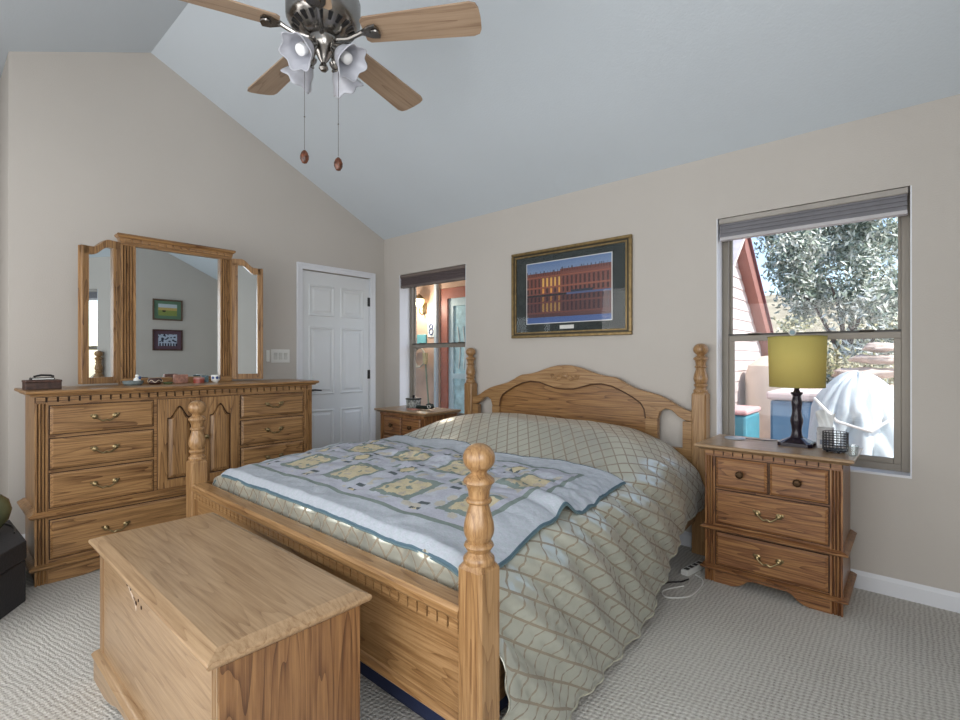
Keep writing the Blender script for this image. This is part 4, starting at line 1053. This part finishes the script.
struct('wall_porch_side', MB().box(-.28, 2.1, 2.2, 2.4, -.12, 3.2), plain('porch_block2', '#c9b3a0', .9, var=.12, scale=4))
tag(MB().box(-.03, .03, -.05, 0, 0, 2.7).build('downspout', plain('spout_grey', '#b9c6cc', .5), loc=(-1.50, 2.199, -.12), bevel=.006), 'pale grey downspout beside the red framed porch door', 'downspout')
LX = -1.79
ln = thing('wall_lantern', 'lit brass wall lantern on the porch outside the window by the door', 'lantern', (LX, 2.2, 1.93))
MB().box(-.04, .04, -.02, 0, -.02, .16).tube([(0, -.02, .02), (0, -.06, -.04), (0, -.12, .0), (0, -.13, .08)], .010, 8).build('bracket', plain('old_brass', '#6b5a3a', .4, .7), ln)
m_, n_, l_, b2 = newmat('lit_glass'); b2.inputs['Base Color'].default_value = C4('#fff0cc'); b2.inputs['Emission Color'].default_value = C4('#ffe2a8'); b2.inputs['Emission Strength'].default_value = 3
MB().lathe([(0, .08), (.05, .09), (.085, .16), (.085, .20), (.07, .215), (0, .215)], (0, -.13, 0), 12).build('glass_shade', m_, ln, smooth=True)
MB().lathe([(.09, .215), (.05, .26), (.015, .29), (0, .31)], (0, -.13, 0), 12).build('cap', plain('old_brass2', '#6b5a3a', .4, .7), ln)
pl = bpy.data.lights.new('lantern_light', 'POINT'); pl.energy = 26; pl.color = (1, .9, .76); pl.shadow_soft_size = .08
po = bpy.data.objects.new('lantern_light', pl); COL.objects.link(po); po.location = (LX, 1.93, 2.02)
q_ = thing('number_plaque', 'white house number plaque reading 8 on the porch wall', 'house number', (-1.63, 2.199, 1.66))
MB().box(-.085, .085, -.012, 0, -.13, .13).build('tile', M['white'], q_, bevel=.004)
q = MB().tube([(.035*math.sin(a), -.014, .04+.036*math.cos(a)) for a in [i*PI/12 for i in range(24)]], .009, 6, True)
q.tube([(.044*math.sin(a), -.014, -.042+.046*math.cos(a)) for a in [i*PI/12 for i in range(24)]], .009, 6, True)
q.build('digit', plain('digit_blue', '#2f4a80', .5), q_, smooth=True)
tag(MB().box(-.11, .11, -.03, 0, -.08, .08).build('meter_box', plain('teal_box', '#6fb3b8', .5), loc=(-1.85, 2.199, 1.50), bevel=.01), 'small teal box on the porch wall below the lantern', 'box')
q = MB()
for k in range(3): q.tube([((.13+.01*k)*math.cos(a), 2.17-.018*k, 1.21+(.15+.008*k)*math.sin(a)) for a in [i*PI/16 for i in range(32)]], .009, 6, True)
q.v = [(x-1.88, y, z) for x, y, z in q.v]
tag(q.build('garden_hose', plain('hose_grey', '#a8a79b', .5), smooth=True), 'coiled pale garden hose hanging on the porch wall', 'hose')
br = thing('broom', 'pale handled broom leaning upside down against the porch wall', 'broom', (-1.40, 1.98, -.12))
MB().tube([(.0, 0, .0), (-.27, .12, 1.25)], .013, 8).build('handle', plain('broom_pole', '#7d8a74', .5), br)
MB().prism([(-.29, 1.22), (-.25, 1.22), (-.24, 1.40), (-.31, 1.40)], 'y', .09, .15).build('bristles', plain('straw', '#c2b48a', .9), br)

# view through window_2
fen = plain('dry_hill', '#a39a84', .95, var=.25, scale=1.5)
def hill(u, v):
    x = -10+34*u; y = 17+10*v; return (x, y, -.3+4.6*math.sin(v*PI/2)+.4*fn3(x*.3, y*.3))
struct('hillside', MB().grid(hill, 40, 20), fen, smooth=True, recalc=False)
nb = thing('neighbour_house', 'pale sided gable end with reddish fascia beyond the window', 'house', (2.1, 4.98, -.12))
sid = plain('pale_siding', '#d3c6c2', .8, var=.06)
sl = .87
MB().prism([(-2.1, 0), (1.75, 0), (1.75, 3.22-1.75*sl), (0, 3.22), (-2.1, 3.22-2.1*sl)], 'x', -3.0, 0).build('gable_wall', sid, nb)
q = MB()
for i in range(20):
    z0 = .16*i; z1 = z0+.145; e = (3.05-z1)/sl
    if e <= .05: break
    q.add([(0, -min(2.05, e), z0), (0, min(1.72, e), z0), (.014, min(1.72, e), z0), (.014, -min(2.05, e), z0), (0, -min(2.05, e), z1), (0, min(1.72, e), z1), (.004, min(1.72, e), z1), (.004, -min(2.05, e), z1)],
          [(0, 1, 2, 3), (4, 7, 6, 5), (0, 4, 5, 1), (1, 5, 6, 2), (2, 6, 7, 3), (3, 7, 4, 0)])
q.build('siding_board', sid, nb)
def slant(sg, ln_, th_, x0, x1): return MB().prism([(0, 3.26), (sg*ln_, 3.26-ln_*sl), (sg*ln_, 3.26-ln_*sl-th_), (0, 3.26-th_)], 'x', x0, x1)
fm = plain('fascia_red', '#96655a', .6)
slant(1, 2.0, .30, -.05, .16).build('rake_board', fm, nb); slant(-1, 2.3, .16, -.05, .16).build('rake_board', sid, nb)
slant(1, 2.02, .03, -3.0, .2).build('roof_slope', plain('roof_purple', '#7a4f55', .7), nb).location = (0, 0, .031)
slant(-1, 2.32, .03, -3.0, .2).build('roof_slope', plain('roof_pale', '#b9b2b4', .7), nb).location = (0, 0, .031)

def tree(loc, rx, rz, n, cols, label, name, leaf=.09, trunk=True, seed=1, h0=1.6, grp=None, cat='tree'):
    rnd = random.Random(seed); r = thing(name, label, cat, loc, 0, grp)
    if trunk:
        q = MB().tube([(0, 0, 0), (.08, .05, h0*.5), (0, 0, h0), (.1, 0, h0+rz*.7)], [.14, .11, .09, .04], 8)
        for k in range(7):
            a = k*.9; q.tube([(0, 0, h0*.8+.12*k), (rx*.4*math.cos(a), rx*.4*math.sin(a), h0+rz*.5+.1*k), (rx*.7*math.cos(a), rx*.7*math.sin(a), h0+rz*.9)], [.05, .03, .012], 6)
        q.build('trunk', plain('bark', '#6d625c', .9), r, smooth=True)
    mbs = [MB() for _ in cols]
    cl = [(rnd.uniform(-1, 1), rnd.uniform(-1, 1), rnd.uniform(-1, 1)) for _ in range(70)]
    cl = [c for c in cl if c[0]**2+c[1]**2+.6*c[2]**2 < 1.25]
    for i in range(n):
        c_ = rnd.choice(cl); p = Vector((c_[0]*rx+rnd.gauss(0, .13)*rx, c_[1]*rx+rnd.gauss(0, .13)*rx, h0+rz+c_[2]*rz+rnd.gauss(0, .10)*rz))
        if p.z < .05: p.z = rnd.uniform(.05, .5)
        a = Vector((rnd.gauss(0, 1), rnd.gauss(0, 1), rnd.gauss(0, 1))).normalized(); b_ = a.orthogonal().normalized(); s = leaf*rnd.uniform(.6, 1.3)
        c2 = a.cross(b_)
        mbs[rnd.randrange(len(cols))].add([(p+a*s)[:], (p+b_*s*.35)[:], (p-a*s)[:], (p-b_*s*.35+c2*s*.1)[:]], [(0, 1, 2, 3)])
    for mb_, cc_ in zip(mbs, cols): mb_.build('foliage', plain('leaf', cc_, .5, var=.2, scale=3), r, recalc=False)
    return r
tree((3.0, 10.6, -.12), 1.55, 2.35, 30000, ('#c9cfc2', '#8f9c8c', '#dde1d8', '#6f7d6c'), 'large silvery green tree filling the upper pane behind the lamp', 'large_tree', .075, seed=3, h0=.9)
tree((3.35, 7.3, -.12), .85, .62, 4500, ('#b6ae90', '#98966f', '#7f7f66'), 'dry brownish bush behind the rock pile', 'bush', .05, trunk=False, seed=6, h0=.1, cat='bush')

tree((3.0, 15.0, -.12), 2.0, 1.3, 6000, ('#b5b08c', '#8d9070', '#d0cdb4'), 'wide olive green hedge of bushes behind the large silvery tree', 'bush', .12, trunk=False, seed=9, h0=.1, cat='bush')

# patio things
hot = thing('hot_tub', 'square blue sided hot tub with pale cover on the patio', 'hot tub', (3.3, 3.3, -.12))
MB().box(-.38, .60, 0, 1.0, 0, .83).build('cabinet', plain('tub_blue', '#5f7f9a', .6, var=.12, scale=5), hot, bevel=.03)
MB().box(-.42, .64, -.02, 1.02, .835, .93).build('cover', plain('tub_cover', '#cfc0bc', .7), hot, bevel=.03)
wt_ = thing('water_tank', 'rounded beige water tank left of the blue hot tub', 'tank', (2.42, 4.3, -.12))
wt_.location = (2.66, 5.5, -.12)
MB().lathe([(0, 0), (.50, 0), (.51, .1), (.51, 1.05), (.47, 1.2), (.3, 1.34), (0, 1.38)], seg=40).build('tank_body', plain('beige_tank', '#c9bcad', .7), wt_, smooth=True)
MB().lathe([(0, 1.39), (.1, 1.39), (.1, 1.43), (0, 1.43)], seg=20).build('tank_lid', plain('tank_lid', '#8d8377', .6), wt_, smooth=True)
ct = thing('storage_chest', 'low teal storage chest on the patio below the beige tank', 'storage chest', (2.62, 2.9, -.12))
MB().box(-.35, .22, -.3, .3, 0, .70).build('chest_body', plain('teal_cool', '#4f8f9c', .5), ct, bevel=.03)
MB().box(-.36, .23, -.31, .31, .702, .76).build('lid', plain('teal_lid', '#d0a6a2', .5), ct, bevel=.02)
tag(MB().box(-.5, .42, -.3, .3, 0, .50).build('patio_bench', plain('pink_slab', '#b5909b', .8), loc=(3.0, 2.15, -.12), bevel=.02), 'pinkish low bench on the patio outside the lamp window', 'bench')

# white sheet draped over a patio heap
def tarp(u, v):
    a = u*2*PI; t = v
    r0 = .02+.25*min(1, t*2.6)**.55+.06*t
    pl = 1+(.30*(abs(math.sin(a*4.5+3*t+2*fn3(math.cos(a), math.sin(a), t*2)))-.5)+.14*(abs(math.sin(a*9+1-4*t))-.5))*min(1, t*2)+.25*fn3(2*math.cos(a), 2*math.sin(a), t*4)*min(1, t*2)
    z = 1.17-1.17*t**1.35+.12*math.sin(a*3)*t*(1-t)+.05*fn3(3*math.cos(a), 3*math.sin(a), 1)*(1-t)
    return (r0*pl*math.cos(a)*1.0, r0*pl*math.sin(a)*.8, max(z, 0)+.004)
tp = MB().grid(tarp, 130, 40, closed_u=True).build('white_tarp', plain('sheet_white', '#d3dee2', .5, var=.05), smooth=True, angle=180, loc=(3.84, 2.0, -.12), recalc=False)
sm = tp.modifiers.new('t', 'SOLIDIFY'); sm.thickness = .006
tag(tp, 'white plastic sheet draped in folds over a heap outside the lamp window', 'tarp')
q = MB(); q.tube([(-.30, -.12, .97), (-.12, -.30, .80), (.1, -.32, .74), (.28, -.22, .9)], .012, 6)
q.build('tie_cord', M['white'], tp, smooth=True)
def rock(sx, sy, sz, sd):
    bm = bmesh.new(); bmesh.ops.create_icosphere(bm, subdivisions=3, radius=1)
    for v in bm.verts:
        f = 1+.34*noise.noise(v.co*1.6+Vector((sd*7, 0, 0)))+.22*noise.noise(v.co*4+Vector((sd, 3, 1)))+.1*noise.noise(v.co*9); v.co = Vector((v.co.x*sx*f, v.co.y*sy*f, v.co.z*sz*f))
    me = bpy.data.meshes.new('rock'); bm.to_mesh(me); bm.free(); return me
rm = plain('sandstone', '#c9b9ad', .9, var=.15, scale=6, bump=.5, bscale=12)
looks = [('wide flat pale sandstone at the bottom left of the rock pile', (3.52, 4.78, .10, .33, .30, .20)),
         ('flat pale sandstone at the bottom right of the rock pile', (4.22, 4.78, .10, .33, .30, .20)),
         ('rounded sandstone in the second layer on the left of the rock pile', (3.58, 4.78, .48, .30, .28, .17)),
         ('rounded sandstone in the second layer on the right of the rock pile', (4.16, 4.78, .48, .26, .28, .17)),
         ('long sandstone slab in the third layer of the rock pile', (3.85, 4.78, .78, .44, .28, .12)),
         ('pinkish sandstone in the fourth layer of the rock pile', (3.78, 4.78, 1.00, .38, .26, .09)),
         ('upper pale sandstone just below the top of the rock pile', (3.88, 4.78, 1.18, .30, .22, .075)),
         ('topmost pale sandstone of the rock pile', (3.92, 4.78, 1.33, .22, .18, .065))]
for i, (lb, (x, y, z, a, b, c_)) in enumerate(looks):
    me = rock(a*.88, b, c_*.86, i+1); me.materials.append(rm); o = bpy.data.objects.new('rock', me); COL.objects.link(o); o.location = (x-.07, y, z)
    for p in me.polygons: p.use_smooth = True
    tag(o, lb, 'rock', 'rocks piled on the patio')
